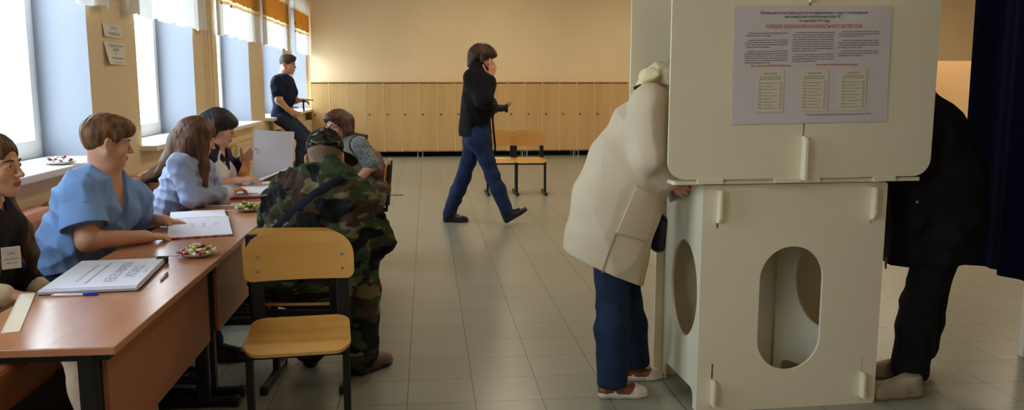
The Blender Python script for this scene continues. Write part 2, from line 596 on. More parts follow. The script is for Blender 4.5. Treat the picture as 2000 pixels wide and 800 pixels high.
# ---------------------------------------------------------------- short curtains
def curtain_mat():
    m = bpy.data.materials.new('curtain_fabric')
    m.use_nodes = True
    nt = m.node_tree
    for nn in list(nt.nodes):
        nt.nodes.remove(nn)
    o = nt.nodes.new('ShaderNodeOutputMaterial')
    tc = nt.nodes.new('ShaderNodeTexCoord')
    sp = nt.nodes.new('ShaderNodeSeparateXYZ')
    nt.links.new(tc.outputs['Object'], sp.inputs[0])
    # band heights measured from the hem (object z = 0 at hem)
    rp = nt.nodes.new('ShaderNodeValToRGB')
    rp.color_ramp.interpolation = 'CONSTANT'
    els = [(0.0, srgb(246, 246, 246)), (0.335, srgb(236, 214, 168)), (0.365, srgb(250, 246, 236)), (0.395, srgb(212, 164, 90)), (0.70, srgb(244, 226, 190)), (0.74, srgb(246, 246, 246))]
    rp.color_ramp.elements[0].position = els[0][0]
    rp.color_ramp.elements[0].color = els[0][1]
    rp.color_ramp.elements[1].position = els[1][0]
    rp.color_ramp.elements[1].color = els[1][1]
    for p_, c_ in els[2:]:
        e = rp.color_ramp.elements.new(p_)
        e.color = c_
    nt.links.new(sp.outputs['Z'], rp.inputs[0])
    vo = nt.nodes.new('ShaderNodeTexVoronoi')
    vo.inputs['Scale'].default_value = 7.0
    nt.links.new(tc.outputs['Object'], vo.inputs['Vector'])
    lt = nt.nodes.new('ShaderNodeMath')
    lt.operation = 'LESS_THAN'
    lt.inputs[1].default_value = 0.18
    nt.links.new(vo.outputs['Distance'], lt.inputs[0])
    a = nt.nodes.new('ShaderNodeMath')
    a.operation = 'GREATER_THAN'
    a.inputs[1].default_value = 0.325
    nt.links.new(sp.outputs['Z'], a.inputs[0])
    b_ = nt.nodes.new('ShaderNodeMath')
    b_.operation = 'LESS_THAN'
    b_.inputs[1].default_value = 0.52
    nt.links.new(sp.outputs['Z'], b_.inputs[0])
    mu = nt.nodes.new('ShaderNodeMath')
    mu.operation = 'MULTIPLY'
    nt.links.new(a.outputs[0], mu.inputs[0])
    nt.links.new(b_.outputs[0], mu.inputs[1])
    mu2 = nt.nodes.new('ShaderNodeMath')
    mu2.operation = 'MULTIPLY'
    nt.links.new(mu.outputs[0], mu2.inputs[0])
    nt.links.new(lt.outputs[0], mu2.inputs[1])
    mx = nt.nodes.new('ShaderNodeMix')
    mx.data_type = 'RGBA'
    mx.inputs['B'].default_value = srgb(120, 84, 44)
    nt.links.new(mu2.outputs[0], mx.inputs['Factor'])
    nt.links.new(rp.outputs[0], mx.inputs['A'])
    d = nt.nodes.new('ShaderNodeBsdfDiffuse')
    t = nt.nodes.new('ShaderNodeBsdfTranslucent')
    ms = nt.nodes.new('ShaderNodeMixShader')
    ms.inputs[0].default_value = 0.42
    nt.links.new(mx.outputs['Result'], d.inputs[0])
    nt.links.new(mx.outputs['Result'], t.inputs[0])
    nt.links.new(d.outputs[0], ms.inputs[1])
    nt.links.new(t.outputs[0], ms.inputs[2])
    nt.links.new(ms.outputs[0], o.inputs[0])
    return m


M_curt = curtain_mat()
M_rail = mat('curtain_rail', srgb(200, 190, 175), 0.5)
cl = {2: 'nearest window', 3: 'second window', 4: 'third window', 5: 'fourth window', 6: 'farthest window'}
for i in (2, 3, 4, 5, 6):
    a, b = WINS[i]
    zb = 1.90
    root = empty('curtain', (WX + 0.07, (a + b) / 2, zb), 0, 'short white curtain with an orange band over the ' + cl[i], 'curtain', 'short curtains over the windows')
    L = (b - a) / 2 + (0.30 if i < 6 else 0.05)
    ph = random.random() * 6
    H = CEIL - 0.35 - zb

    def fn(u, v, L=L, ph=ph, H=H):
        y = -L + 2 * L * u
        fold = 0.022 * math.sin(y * 26 + ph) + 0.014 * math.sin(y * 11.3 + ph * 2)
        return (fold * (0.4 + 0.6 * (1 - v)), y, v * H + (0.012 * math.sin(y * 13 + ph)) * (1 - v))
    MB().grid(int(L * 2 * 48), 12, fn, thick=0.002).build('curtain_cloth', M_curt, root)
    MB().tube([(0, -L - 0.05, H + 0.01), (0, L + 0.05, H + 0.01)], 0.012).build('curtain_rail', M_rail, root)

# ---------------------------------------------------------------- notices on the pier
M_paper = mat('paper_white', srgb(232, 228, 220), 0.7, var=0.02)
M_ink = mat('black_ink', srgb(40, 38, 42), 0.8)
M_inkred = mat('red_ink', srgb(200, 60, 58), 0.8)


def notice(pa, pb, lab, lines, tilt=0.0, curl=0.01):
    """Sheet of paper pinned to the window wall between two photo corners (top left, bottom right)."""
    A = atX(pa[0], pa[1], WX + 0.006)
    B = atX(pb[0], pb[1], WX + 0.006)
    y0, y1, z1, z0 = A[1], B[1], A[2], B[2]
    root = empty('notice', (WX + 0.004, (y0 + y1) / 2, (z0 + z1) / 2), 0, lab, 'notice', 'printed notices on the pier')
    hw, hh = (y1 - y0) / 2, (z1 - z0) / 2
    MB().grid(8, 8, lambda u, v: (0.002 + curl * (1 - u) ** 2 * (1 - v), -hw + 2 * hw * u + tilt * (1 - v), -hh + 2 * hh * v), thick=0.001).build('sheet', M_paper, root)
    mb = MB()
    text_lines(lines(hw, hh), frame((0.0145, 0, 0), (0, 1, 0), (0, 0, 1), (1, 0, 0)), mb)
    mb.build('printed_text', M_ink, root)


notice((200, 44), (239, 76), 'upper white printed notice on the pier between the first two windows', lambda a, b: [('СТОЛ', 0, 0.01, b * 0.5, 'CENTER', a * 0.7), ('СПРАВОК', 0, -b * 0.62, b * 0.5, 'CENTER', a * 1.2)])
notice((202, 80), (245, 127), 'lower white printed notice with a curling corner on the pier', lambda a, b: [('Территория', 0, b * 0.62, b * 0.27, 'CENTER', a * 1.4), ('УИК', 0, b * 0.22, b * 0.3, 'CENTER', a * 0.6), ('№', 0, -b * 0.15, b * 0.27, 'CENTER', None), ('избирательная комиссия', 0, -b * 0.5, b * 0.25, 'CENTER', a * 1.5), ('участок', 0, -b * 0.85, b * 0.14, 'CENTER', a * 1.2)], tilt=0.012, curl=0.03)
notice((222, -42), (240, 3), 'highest white notice, cut off by the top of the picture', lambda a, b: [('ВХОД', 0, 0, b * 0.4, 'CENTER', a * 1.2)])

# ================================================================ lockers along the back wall
M_door = wood('locker_laminate', srgb(206, 168, 112), srgb(198, 158, 102), 0.42, 'Z', 2.5)
M_edge = mat('locker_edge', srgb(226, 200, 150), 0.5)
M_lside = wood('locker_side', srgb(190, 150, 96), srgb(182, 142, 90), 0.5, 'Z', 2.5)
LX0 = float(atY(609, 230, YB - 0.42)[0])
LX1 = float(atY(1226, 230, YB - 0.42)[0])
UW = (LX1 - LX0) / 6.0
DEP = 0.40
unit = empty('locker', (0, 0, 0))
HT = 1.405
ub = MB()
ub.box(0, UW, 0.02, DEP, 0.10, 0.118)                                # bottom
ub.box(-0.004, UW + 0.004, -0.012, DEP, HT - 0.018, HT, 0.002, 1)         # top board
ub.box(0, UW, DEP - 0.006, DEP, 0.118, HT - 0.02)
for k in range(4):
    x = k * UW / 3
    ub.box(max(0, x - 0.008), min(UW, x + 0.008), -0.006, DEP - 0.006, 0.10, HT - 0.018, 0, 1)
ub.build('carcass', [M_lside, M_edge], unit)
for k in range(3):
    x0 = k * UW / 3 + 0.011
    x1 = (k + 1) * UW / 3 - 0.011
    d = MB().box(x0, x1, -0.002, 0.014, 0.118, HT - 0.034, 0.0015).build('door', M_door, unit)
    MB().lathe([(0.004, 0.0), (0.004, 0.012), (0.014, 0.016), (0.015, 0.024), (0.008, 0.029)], (0, 0, 0), 12, M=frame((x0 + 0.055, -0.002, 0.80), (1, 0, 0), (0, 0, 1), (0, -1, 0))).build('knob', M_black, d)
for x in (0.045, UW - 0.045):
    for y in (0.03, DEP - 0.06):
        MB().lathe([(0.02, 0.0), (0.02, 0.012), (0.013, 0.016), (0.013, 0.10)], (x, y, 0), 12).build('foot', M_steel, unit)
ln = ['next to the windows', 'second from the windows', 'third from the windows', 'fourth from the windows, beside the walking man', 'second from the right end', 'at the right end by the voting booth']
for k in range(6):
    u = unit if k == 0 else copy_tree(unit)
    u.location = (LX0 + k * UW, YB - 0.42, 0)
    tag(u, 'beige three door wooden locker, ' + ln[k], 'locker', 'lockers along the back wall')


# ================================================================ tables
M_top = wood('table_laminate', srgb(186, 128, 92), srgb(178, 118, 82), 0.24, 'Y', 3.0, spec=0.6)
M_pan = wood('table_panel', srgb(160, 98, 62), srgb(150, 90, 56), 0.45, 'Y', 3.0)
TZ = 0.66
TX0, TX1 = -1.388, -0.888
TYS = [2.395, 3.68, 4.965, 6.25]
TL = 1.285
tb = empty('table', (0, 0, 0))
hwid = (TX1 - TX0) / 2
MB().box(-hwid, hwid, 0.002, TL - 0.004, TZ - 0.024, TZ, 0.003).build('tabletop', [M_top], tb)
MB().box(hwid - 0.066, hwid - 0.05, 0.075, TL - 0.075, 0.30, TZ - 0.024, 0.002).build('modesty_panel', M_pan, tb)
for y in (0.03, TL - 0.085):
    lg = MB()
    lg.box(hwid - 0.12, hwid - 0.066, y, y + 0.055, 0.035, TZ - 0.026, 0.01)
    lg.box(-hwid + 0.02, hwid - 0.03, y + 0.008, y + 0.048, TZ - 0.052, TZ - 0.0245, 0.004)
    lg.box(-hwid - 0.02, hwid + 0.05, y + 0.005, y + 0.05, 0.006, 0.042, 0.008)
    lo = lg.build('leg', M_black, tb)
    for (e0, e1) in ((hwid + 0.025, hwid + 0.055), (-hwid - 0.025, -hwid + 0.01)):
        MB().box(e0, e1, y + 0.003, y + 0.052, 0.0, 0.044, 0.006).build('end_cap', M_blackrub, lo)
MB().box(-hwid + 0.03, -hwid + 0.06, 0.08, TL - 0.08, TZ - 0.07, TZ - 0.03, 0.003).build('rail', M_black, tb)
tl = ['nearest of the joined brown tables, under the white folder', 'middle brown table, under the open register', 'farthest brown table, under the papers of the long haired woman']
for k in range(3):
    t = tb if k == 0 else copy_tree(tb)
    t.location = ((TX0 + TX1) / 2, TYS[k], 0)
    tag(t, tl[k], 'table', 'tables joined in a row')


# ================================================================ school chairs
M_ply = wood('birch_ply', srgb(200, 150, 76), srgb(186, 132, 60), 0.30, 'X', 4.0, spec=0.6)


def chair_proto(name):
    root = empty(name)
    hw, y0, y1, zs = 0.197, -0.19, 0.20, 0.43

    def seat(u, v):
        y = y0 + (y1 - y0) * (0.5 - 0.5 * math.cos(PI * v))
        r = 0.06
        e = max(0, max(y - (y1 - r), (y0 + r) - y))
        wdt = hw - r + math.sqrt(max(0, r * r - e * e))
        x = (2 * u - 1) * wdt
        t = (y - y0) / (y1 - y0)
        z = zs - 0.012 * math.sin(PI * min(1, t * 1.2)) * (1 - (x / hw) ** 2 * 0.5) - 0.022 * max(0, (t - 0.82) / 0.18) ** 2 + 0.010 * max(0, (0.15 - t) / 0.15)
        return (x, y, z)
    MB().grid(22, 24, seat, thick=0.012, nrm=(0, 0, 1)).build('seat', M_ply, root)
    bw, bz0, bz1 = 0.222, 0.588, 0.780

    def back(u, v):
        z = bz0 + (bz1 - bz0) * (0.5 - 0.5 * math.cos(PI * v))
        rt, rb = 0.095, 0.035
        if z > bz1 - rt:
            e = z - (bz1 - rt)
            wdt = bw - rt + math.sqrt(max(0, rt * rt - e * e))
        elif z < bz0 + rb:
            e = bz0 + rb - z
            wdt = bw - rb + math.sqrt(max(0, rb * rb - e * e))
        else:
            wdt = bw
        x = (2 * u - 1) * wdt
        zz = z + (0.006 * (1 - (x / bw) ** 2) if v > 0.5 else 0)
        return (x, -0.215 - 0.10 * (z - 0.43) + 0.55 * x * x, zz)
    b = MB().grid(26, 18, back, thick=0.011, nrm=(0, 1, 0)).build('backrest', M_ply, root)
    for sx in (-1, 1):
        f = MB()
        f.box(sx * 0.178 - 0.016, sx * 0.178 + 0.016, -0.14, 0.28, 0.006, 0.034, 0.006)           # floor skid
        f.box(sx * 0.178 - 0.014, sx * 0.178 + 0.014, 0.10, 0.15, 0.03, 0.395, 0.006)              # upright
        f.box(sx * 0.178 - 0.014, sx * 0.178 + 0.014, -0.236, 0.165, 0.382, 0.414, 0.006)           # seat rail
        lg = f.build('leg', M_black, root)
        for (e0, e1) in ((0.25, 0.286), (-0.146, -0.11)):
            MB().box(sx * 0.178 - 0.018, sx * 0.178 + 0.018, e0, e1, 0.0, 0.037, 0.006).build('end_cap', M_blackrub, lg)
        s = MB()
        s.box(-0.026, 0.026, -0.010, 0.010, 0.0, 0.375, 0.006, M=Matrix.Translation((sx * 0.172, -0.224, 0.385)) @ Matrix.Rotation(math.radians(5), 4, 'X'))
        s.build('back_upright', M_black, root)
        sc_ = MB()
        for z in (0.63, 0.69):
            sc_.lathe([(0.007, 0), (0.006, 0.003), (0.002, 0.004)], (0, 0, 0), 10, M=frame((sx * 0.172, -0.215 - 0.10 * (z - 0.43) + 0.55 * 0.172 ** 2, z), (1, 0, 0), (0, 0, 1), (0, 1, 0)) @ Matrix.Identity(4))
        sc_.build('bolt', M_steel, b)
    MB().box(-0.178, 0.178, 0.135, 0.158, 0.375, 0.413, 0.004).build('cross_rail', M_black, root)
    MB().box(-0.178, 0.178, -0.2, -0.178, 0.382, 0.412, 0.004).build('cross_rail', M_black, root)
    return root


ch0 = chair_proto('school_chair')
G = 'wooden school chairs'
ch0.location = (-0.512, 3.27, 0)
ch0.rotation_euler = (0, 0, PI + math.radians(6.0))
tag(ch0, 'empty wooden school chair facing the camera in front of the man in camouflage', 'chair', G)
c1 = copy_tree(ch0)
c1.location = (-0.567, 3.865, 0)
c1.rotation_euler = (0, 0, math.radians(-3))
tag(c1, 'wooden school chair the man in camouflage sits on', 'chair', G)
c2 = copy_tree(ch0)
c2.location = (-0.555, 6.85, 0)
c2.rotation_euler = (0, 0, PI / 2)
tag(c2, 'wooden school chair under the woman with the brown backpack', 'chair', G)
for (px, lab) in ((981, 'empty wooden chair by the lockers, half hidden behind the walking man'), (1039, 'empty wooden chair by the lockers, the right one of the pair')):
    c = copy_tree(ch0)
    q = atZ(px, 381, 0)
    c.location = (float(q[0]), float(q[1]) + 0.22, 0)
    c.rotation_euler = (0, 0, PI + math.radians(1.0 if px < 1000 else -1.5))
    tag(c, lab, 'chair', G)

# ================================================================ sofas behind the tables
M_leather = mat('orange_leather', srgb(178, 104, 62), 0.42, var=0.08, vscale=5, bump=0.002, bscale=14)
sofa = empty('sofa')
SL = 1.9
sb = MB().box(0.0, 0.62, 0.01, SL - 0.01, 0.06, 0.26, 0.02)
sb.build('base', mat('sofa_base', srgb(52, 32, 24), 0.6, var=0.1), sofa)
for k in range(3):
    y = 0.012 + k * SL / 3
    MB().box(0.12, 0.64, y, y + SL / 3 - 0.012, 0.25, 0.41, 0.045, seg=4).build('seat_cushion', M_leather, sofa)
    MB().box(-0.02, 0.17, y, y + SL / 3 - 0.012, 0.30, 0.755, 0.06, seg=4).build('back_cushion', M_leather, sofa)
for (x, y) in ((0.05, 0.08), (0.56, 0.08), (0.05, SL - 0.08), (0.56, SL - 0.08)):
    MB().lathe([(0.02, 0), (0.025, 0.07)], (x, y, 0), 12).build('foot', M_black, sofa)
sl_ = ['orange leather sofa behind the nearest table', 'orange leather sofa behind the woman in the pale blue blazer']
for k, y in enumerate((2.75, 4.72)):
    s = sofa if k == 0 else copy_tree(sofa)
    s.location = (-2.10, y, 0)
    tag(s, sl_[k], 'sofa', 'orange sofas along the windows')
# ================================================================ voting booth
M_booth = mat('booth_board', srgb(226, 216, 190), 0.42, var=0.015, vscale=3, bump=0.0002, bscale=30)
M_bedge = mat('booth_board_edge', srgb(232, 222, 196), 0.5)
BMATS = [M_booth, M_bedge]
booth = empty('voting_booth', (1.536, 3.365, 0), math.radians(2.5), 'white board voting booth with a poster on its front screen', 'voting booth')
TH = 0.012
BS, BD = 0.342, 0.48          # side panel offset and depth of the lower box


def Mfront(y):      # outline (x, z), thickness towards the camera
    return frame((0, y, 0), (1, 0, 0), (0, 0, 1), (0, -1, 0))


def Mside(x):       # outline (y, z), thickness towards +x
    return frame((x - TH / 2, 0, 0), (0, 1, 0), (0, 0, 1), (1, 0, 0))


def ellipse(cx, cy, a, b, n=40):
    return [(cx + a * math.cos(2 * PI * i / n), cy + b * math.sin(2 * PI * i / n)) for i in range(n)]


BINV = local_matrix(booth).inverted()


def on_front(px, py, off=-0.006):
    """Booth-local x, z of a photo point on the front panel."""
    o = BINV @ Vector((0, 0, CAM_H))
    d = BINV.to_3x3() @ Vector(ray(px, py))
    p = o + d * ((off - o.y) / d.y)
    return p.x, p.z


_l, _r = on_front(1481, 610)[0], on_front(1604, 600)[0]
_t, _b = on_front(1545, 481)[1], on_front(1540, 721)[1]
HOLE = rrect(_l, _r, _b, _t, (_r - _l) / 2 - 0.001, 12)
hole = HOLE
slots = [rrect(sx * BS - 0.005, sx * BS + 0.005, z0, z1, 0.002, 2) for sx in (-1, 1) for z0, z1 in ((0.06, 0.215), (0.80, 0.95))]
fp_ = MB().plate(rrect(-0.41, 0.41, 0.0, 0.980, 0.012, 4), [hole] + slots, TH, Mfront(0.006), 0, 1)
for sx in (-1, 1):          # tongues that pass through the front panel
    fp_.plate([(-0.042, 0.035), (0.006, 0.035), (0.006, 0.145), (-0.022, 0.145), (-0.036, 0.135), (-0.042, 0.12)], [], TH * 0.8, Mside(sx * BS), 0, 1)
    fp_.plate([(-0.042, 0.96), (-0.042, 0.845), (-0.036, 0.83), (-0.022, 0.822), (0.006, 0.822), (0.006, 0.96)], [], TH * 0.8, Mside(sx * BS), 0, 1)
fp_.build('front_panel', BMATS, booth)
MB().plate(rrect(-0.445, 0.445, 0.0, 0.980, 0.012, 4), [], TH, Mfront(BD + 0.006), 0, 1).build('back_panel', BMATS, booth)
arch = [(0.012, 0), (0.05, 0), (0.05, 0.05), (0.06, 0.075), (0.085, 0.085), (BD - 0.085, 0.085), (BD - 0.06, 0.075), (BD - 0.05, 0.05), (BD - 0.05, 0), (BD - 0.006, 0), (BD - 0.006, 0.980), (0.012, 0.980)]
for sx in (-1, 1):
    if sx < 0:
        Ms = Mside(-0.400)
    else:                   # the right one stands askew inside the box
        dx_ = Vector((0.115 - 0.345, BD, 0)).normalized()
        Ms = frame((0.345, 0.0, 0), dx_, (0, 0, 1), dx_.cross(Vector((0, 0, 1))))
    sp_ = MB().plate(arch, [ellipse(0.200, 0.50, 0.165, 0.215)], TH, Ms, 0, 1)
    sp_.build('side_panel', BMATS, booth)
MB().plate(rrect(-0.545, 0.545, -0.028, 0.512, 0.01, 3), [], 0.016, frame((0, 0, 0.986), (1, 0, 0), (0, 1, 0), (0, 0, 1)), 0, 1).build('counter', BMATS, booth)
us = [rrect(-0.005, 0.005, 1.00, 1.232, 0.002, 2), rrect(-0.005, 0.005, 1.62, 1.86, 0.002, 2)]
fs_ = MB().plate(rrect(-0.575, 0.575, 1.008, 2.03, (0.075, 0.075, 0.075, 0.075), 8), us, TH, Mfront(-0.030), 0, 1)
for x0, x1 in ((-0.45, -0.34), (-0.12, 0.08), (0.32, 0.42)):        # lower tongues that sit in the counter
    fs_.box(x0, x1, -0.046, -0.028, 0.988, 1.010, 0.002, 1)
fs_.build('front_screen', BMATS, booth)
MB().plate(rrect(-0.575, 0.575, 1.008, 2.03, (0.075, 0.075, 0.075, 0.075), 8), [], TH, Mfront(0.532), 0, 1).build('back_screen', BMATS, booth)
dv = MB().plate([(-0.03, 1.004), (0.52, 1.004), (0.52, 1.95), (-0.03, 1.95)], [], 0.009, Mside(0.0), 0, 1)
tabp = [(-0.078, 1.002), (-0.03, 1.002), (-0.03, 1.18), (-0.055, 1.18), (-0.070, 1.172), (-0.078, 1.155)]
dv.plate(tabp, [], 0.011, Mside(0.0), 0, 1)
dv.plate([(y, z + 0.80 if i < 99 else z) for i, (y, z) in enumerate([(-0.078, 0.97), (-0.072, 0.93), (-0.055, 0.915), (-0.03, 0.915), (-0.03, 1.05), (-0.078, 1.05)])], [], 0.011, Mside(0.0), 0, 1)
dv.build('divider', BMATS, booth)

# ---------------------------------------------------------------- poster on the booth
BM = local_matrix(booth)
po = BM @ Vector((0, -0.0425, 0))
pn = (BM.to_3x3() @ Vector((0, -1, 0))).normalized()


def on_board(px, py):
    d = Vector(ray(px, py))
    o = Vector((0, 0, CAM_H))
    return o + d * ((po - o).dot(pn) / d.dot(pn))


pc = [on_board(*q) for q in ((1427, 242), (1728, 237), (1743, 12), (1437, 14))]
ctr = sum(pc, Vector()) / 4
ex = ((pc[1] - pc[0]) + (pc[2] - pc[3])).normalized()
ez = pn.cross(ex).normalized()
PW = ((pc[1] - pc[0]).length + (pc[2] - pc[3]).length) / 2
PH = ((pc[3] - pc[0]).length + (pc[2] - pc[1]).length) / 2
poster = empty('poster', ctr + pn * 0.001, 0, 'lilac grey instruction poster taped to the front screen of the voting booth', 'poster')
M_post = mat('poster_paper', srgb(206, 198, 200), 0.5, var=0.03, vscale=3)
M_tape = mat('clear_tape', srgb(214, 206, 190), 0.25)
M_ballot = mat('ballot_print', srgb(214, 204, 184), 0.6)
Mp = frame((0, 0, 0), ex, ez, pn)
MB().grid(14, 10, lambda u, v: Mp @ Vector(((u - 0.5) * PW, (v - 0.5) * PH, 0.002 + 0.002 * math.sin(u * 9 + v * 4) ** 2)), thick=0.001).build('sheet', M_post, poster)
mb = MB()
tx = lambda f: (f - 0.5) * PW
ty = lambda f: (0.5 - f) * PH
text_lines([
    ('Выборы депутатов Совета депутатов муниципального округа Тимирязевский', 0, ty(0.063), 0.0155, 'CENTER', PW * 0.68),
    ('многомандатный избирательный округ № __', 0, ty(0.095), 0.0150, 'CENTER', PW * 0.38),
    ('10 сентября 2017 года', 0, ty(0.130), 0.0150, 'CENTER', PW * 0.19)],
    Mp @ Matrix.Translation((0, 0, 0.0052)), mb)
mb.build('title_text', M_ink, poster)
lorem = ('Избиратель лично заполняет избирательный бюллетень в кабине для тайного голосования. Каждый избиратель голосует лично, голосование за других избирателей не допускается. '
         'Избиратель ставит любой знак в пустом квадрате справа от фамилии зарегистрированного кандидата, в пользу которого сделан выбор. Число отмеченных кандидатов не должно превышать число мандатов. '
         'Если избиратель считает, что при заполнении бюллетеня допустил ошибку, он вправе обратиться к члену комиссии с просьбой выдать ему новый бюллетень взамен испорченного. '
         'Бюллетень, не заверенный подписями двух членов участковой комиссии и печатью, признается бюллетенем неустановленной формы и при подсчете голосов не учитывается. ').split()
cols = [(0.065, 0.335, [(0.229, 2), (0.287, 4), (0.382, 6)]), (0.365, 0.63, [(0.226, 9), (0.412, 4)]), (0.66, 0.925, [(0.218, 3), (0.295, 4), (0.386, 3)])]
wi = 0
for (u0, u1, paras) in cols:
    rows = []
    mb = MB()
    for (v0, n) in paras:
        for r in range(n):
            line = ''
            tgt = 46 if r < n - 1 else 26
            while len(line) < tgt:
                line += lorem[wi % len(lorem)] + ' '
                wi += 1
            wd = (u1 - u0) * PW * (1.0 if r < n - 1 else 0.6)
            ind = 0.02 * PW if r == 0 else 0
            rows.append((line.strip(), tx(u0) + ind, ty(v0 + r * 0.0195), 0.0078, 'LEFT', wd - ind))
    text_lines(rows, Mp @ Matrix.Translation((0, 0, 0.0052)), mb)
    mb.build('text_column', M_ink, poster)
rows = []
mb = MB()
rows.append(('Порядок заполнения бюллетеня утвержден избирательной комиссией', tx(0.47), ty(0.935), 0.0075, 'LEFT', PW * 0.42))
text_lines(rows, Mp @ Matrix.Translation((0, 0, 0.0052)), mb)
mb.build('footnote', M_ink, poster)
for nm_, row_ in (('red_heading', ('ПОРЯДОК ЗАПОЛНЕНИЯ ИЗБИРАТЕЛЬНОГО БЮЛЛЕТЕНЯ', 0, ty(0.183), 0.0205, 'CENTER', PW * 0.61)),
                  ('red_subheading', ('Вы голосуете ТОЛЬКО правильно', tx(0.235), ty(0.508), 0.0115, 'CENTER', PW * 0.25)),
                  ('red_subheading', ('Бюллетень считается недействительным', tx(0.655), ty(0.504), 0.0115, 'CENTER', PW * 0.27))):
    mb = MB()
    text_lines([row_], Mp @ Matrix.Translation((0, 0, 0.0052)), mb)
    mb.build(nm_, M_inkred, poster)
for (cx) in (0.232, 0.516, 0.767):
    bl_ = MB().box(-0.058, 0.058, -0.084, 0.084, 0.0045, 0.0055, M=Mp @ Matrix.Translation((tx(cx), ty(0.718), 0)))
    bo = bl_.build('ballot_sample', M_ballot, poster)
    mb = MB()
    rr_ = [('БЮЛЛЕТЕНЬ', 0, 0.048, 0.008, 'CENTER', 0.04), ('для голосования на выборах', 0, 0.040, 0.006, 'CENTER', 0.066), ('депутатов Совета депутатов', 0, 0.034, 0.006, 'CENTER', 0.066)]
    for r in range(9):
        rr_.append((['ИВАНОВА', 'ПЕТРОВ', 'СИДОРОВ', 'ОРЛОВА', 'ВОЛКОВ', 'ЗАЙЦЕВ', 'КОТОВА', 'ЛЕБЕДЕВ', 'СОКОЛОВ'][r], -0.037, 0.022 - r * 0.0092, 0.006, 'LEFT', 0.013))
        rr_.append(('кандидат, выдвинут партией', -0.020, 0.022 - r * 0.0092, 0.004, 'LEFT', 0.03 if r % 2 else 0.042))
    text_lines(rr_, Mp @ Matrix.Translation((tx(cx), ty(0.718), 0.0058)) @ Matrix.Scale(1.36, 4), mb)
    for r in range(9):
        mb.plate([(0.031, 0.021 - r * 0.0092), (0.037, 0.021 - r * 0.0092), (0.037, 0.027 - r * 0.0092), (0.031, 0.027 - r * 0.0092)], [[(0.0318, 0.0218 - r * 0.0092), (0.0362, 0.0218 - r * 0.0092), (0.0362, 0.0262 - r * 0.0092), (0.0318, 0.0262 - r * 0.0092)]], 0.0002, Mp @ Matrix.Translation((tx(cx), ty(0.718), 0.0057)) @ Matrix.Scale(1.36, 4))
    mb.build('ballot_text', mat('grey_ink', srgb(96, 92, 92), 0.8), bo)
MB().box(-PW / 2 - 0.004, PW / 2 + 0.006, -PH / 2 - 0.003, PH / 2 + 0.005, -0.0005, 0.0008, 0.0002, M=Mp).build('white_border', M_tape, poster)

# ================================================================ curtained booth at the right
M_navy = mat('navy_curtain', srgb(9, 9, 38), 0.85, spec=0.1, var=0.12, vscale=8, bump=0.001, bscale=60)
M_frame = mat('booth_frame', srgb(214, 204, 186), 0.45)
cb = empty('curtain_booth', (3.1, 3.35, 0), 0, 'navy curtained voting cubicle at the right edge of the picture', 'voting booth')
zc = 0.495


def cfn(u, v):
    y = 3.93 - 1.75 * u
    x = 2.69 + 0.035 * math.sin(y * 17) + 0.018 * math.sin(y * 41 + 1) + 0.015 * (1 - v)
    return (x, y, zc + 0.01 * math.sin(y * 9) + v * 1.72)


MB().grid(110, 14, cfn, thick=0.003).build('curtain', M_navy, cb, world=True)
for y in (3.905, 2.20):
    fb = MB()
    fb.box(3.03, 3.075, y - 0.02, y + 0.02, 0.0, 2.24, 0.004)
    fb.box(3.70, 3.745, y - 0.02, y + 0.02, 0.0, 2.24, 0.004)
    fb.box(2.68, 3.745, y - 0.015, y + 0.015, 2.20, 2.235, 0.004)
    fb.build('booth_frame', M_frame, cb, world=True)
MB().tube([(2.70, 2.18, 2.217), (2.70, 3.93, 2.217)], 0.014).build('curtain_rail', M_steel, cb, world=True)
MB().box(3.075, 3.70, 2.22, 3.885, 0.80, 0.825, 0.004).build('counter', M_booth, cb, world=True)
MB().box(3.715, 3.735, 2.22, 3.885, 0.45, 2.2, 0.002).build('side_panel', M_booth, cb, world=True)

# ================================================================ things on the tables
M_white = mat('office_paper', srgb(222, 222, 236), 0.65, var=0.01)
M_card = mat('dark_cover', srgb(44, 34, 36), 0.5)
M_blue = mat('blue_plastic', srgb(40, 48, 170), 0.3)
M_clear = mat('clear_plastic', srgb(216, 216, 224), 0.15)


def quad_thing(a, b, c, d, z):
    """Corner points on the plane z from four photo corners (near left, near right, far right, far left)."""
    return [Vector(atZ(q[0], q[1], z)) for q in (a, b, c, d)]


# folder with the voter list, lying on the nearest table
fo = empty('folder', (-1.222, 3.285, TZ), math.radians(5.5), 'thick white voter list folder with large lettering on the nearest table', 'folder')
MB().box(-0.165, 0.165, -0.25, 0.25, 0.0, 0.004, 0.001).build('back_cover', M_card, fo)
blk = MB()
for k in range(4):
    dx = 0.004 * math.sin(k * 2.1)
    blk.box(-0.165 + dx, 0.160 + dx, -0.248 + dx, 0.247, 0.004 + k * 0.0035, 0.0074 + k * 0.0035, 0.001)
blk.build('page_block', M_white, fo)
MB().box(-0.160, 0.158, -0.240, 0.243, 0.0185, 0.0215, 0.0008).build('front_cover', M_white, fo)
MB().box(0.128, 0.172, 0.220, 0.249, -0.001 + 0.002, 0.028, 0.004).build('binder_clip', M_blackrub, fo)
mb = MB()
text_lines([('СПИСОК', 0, 0.078, 0.050, 'CENTER', 0.20), ('ИЗБИРАТЕЛЕЙ', 0, 0.022, 0.050, 'CENTER', 0.34), ('для проведения голосования на выборах депутатов', 0, -0.035, 0.016, 'CENTER', 0.36), ('избирательный участок № 418', 0, -0.075, 0.016, 'CENTER', 0.30), ('Книга 2', 0, 0.133, 0.014, 'CENTER', None)],
           frame((0, 0, 0.0218), (0, -1, 0), (1, 0, 0), (0, 0, 1)), mb)
mb.build('printed_text', mat('grey_print', srgb(120, 118, 138), 0.8), fo)


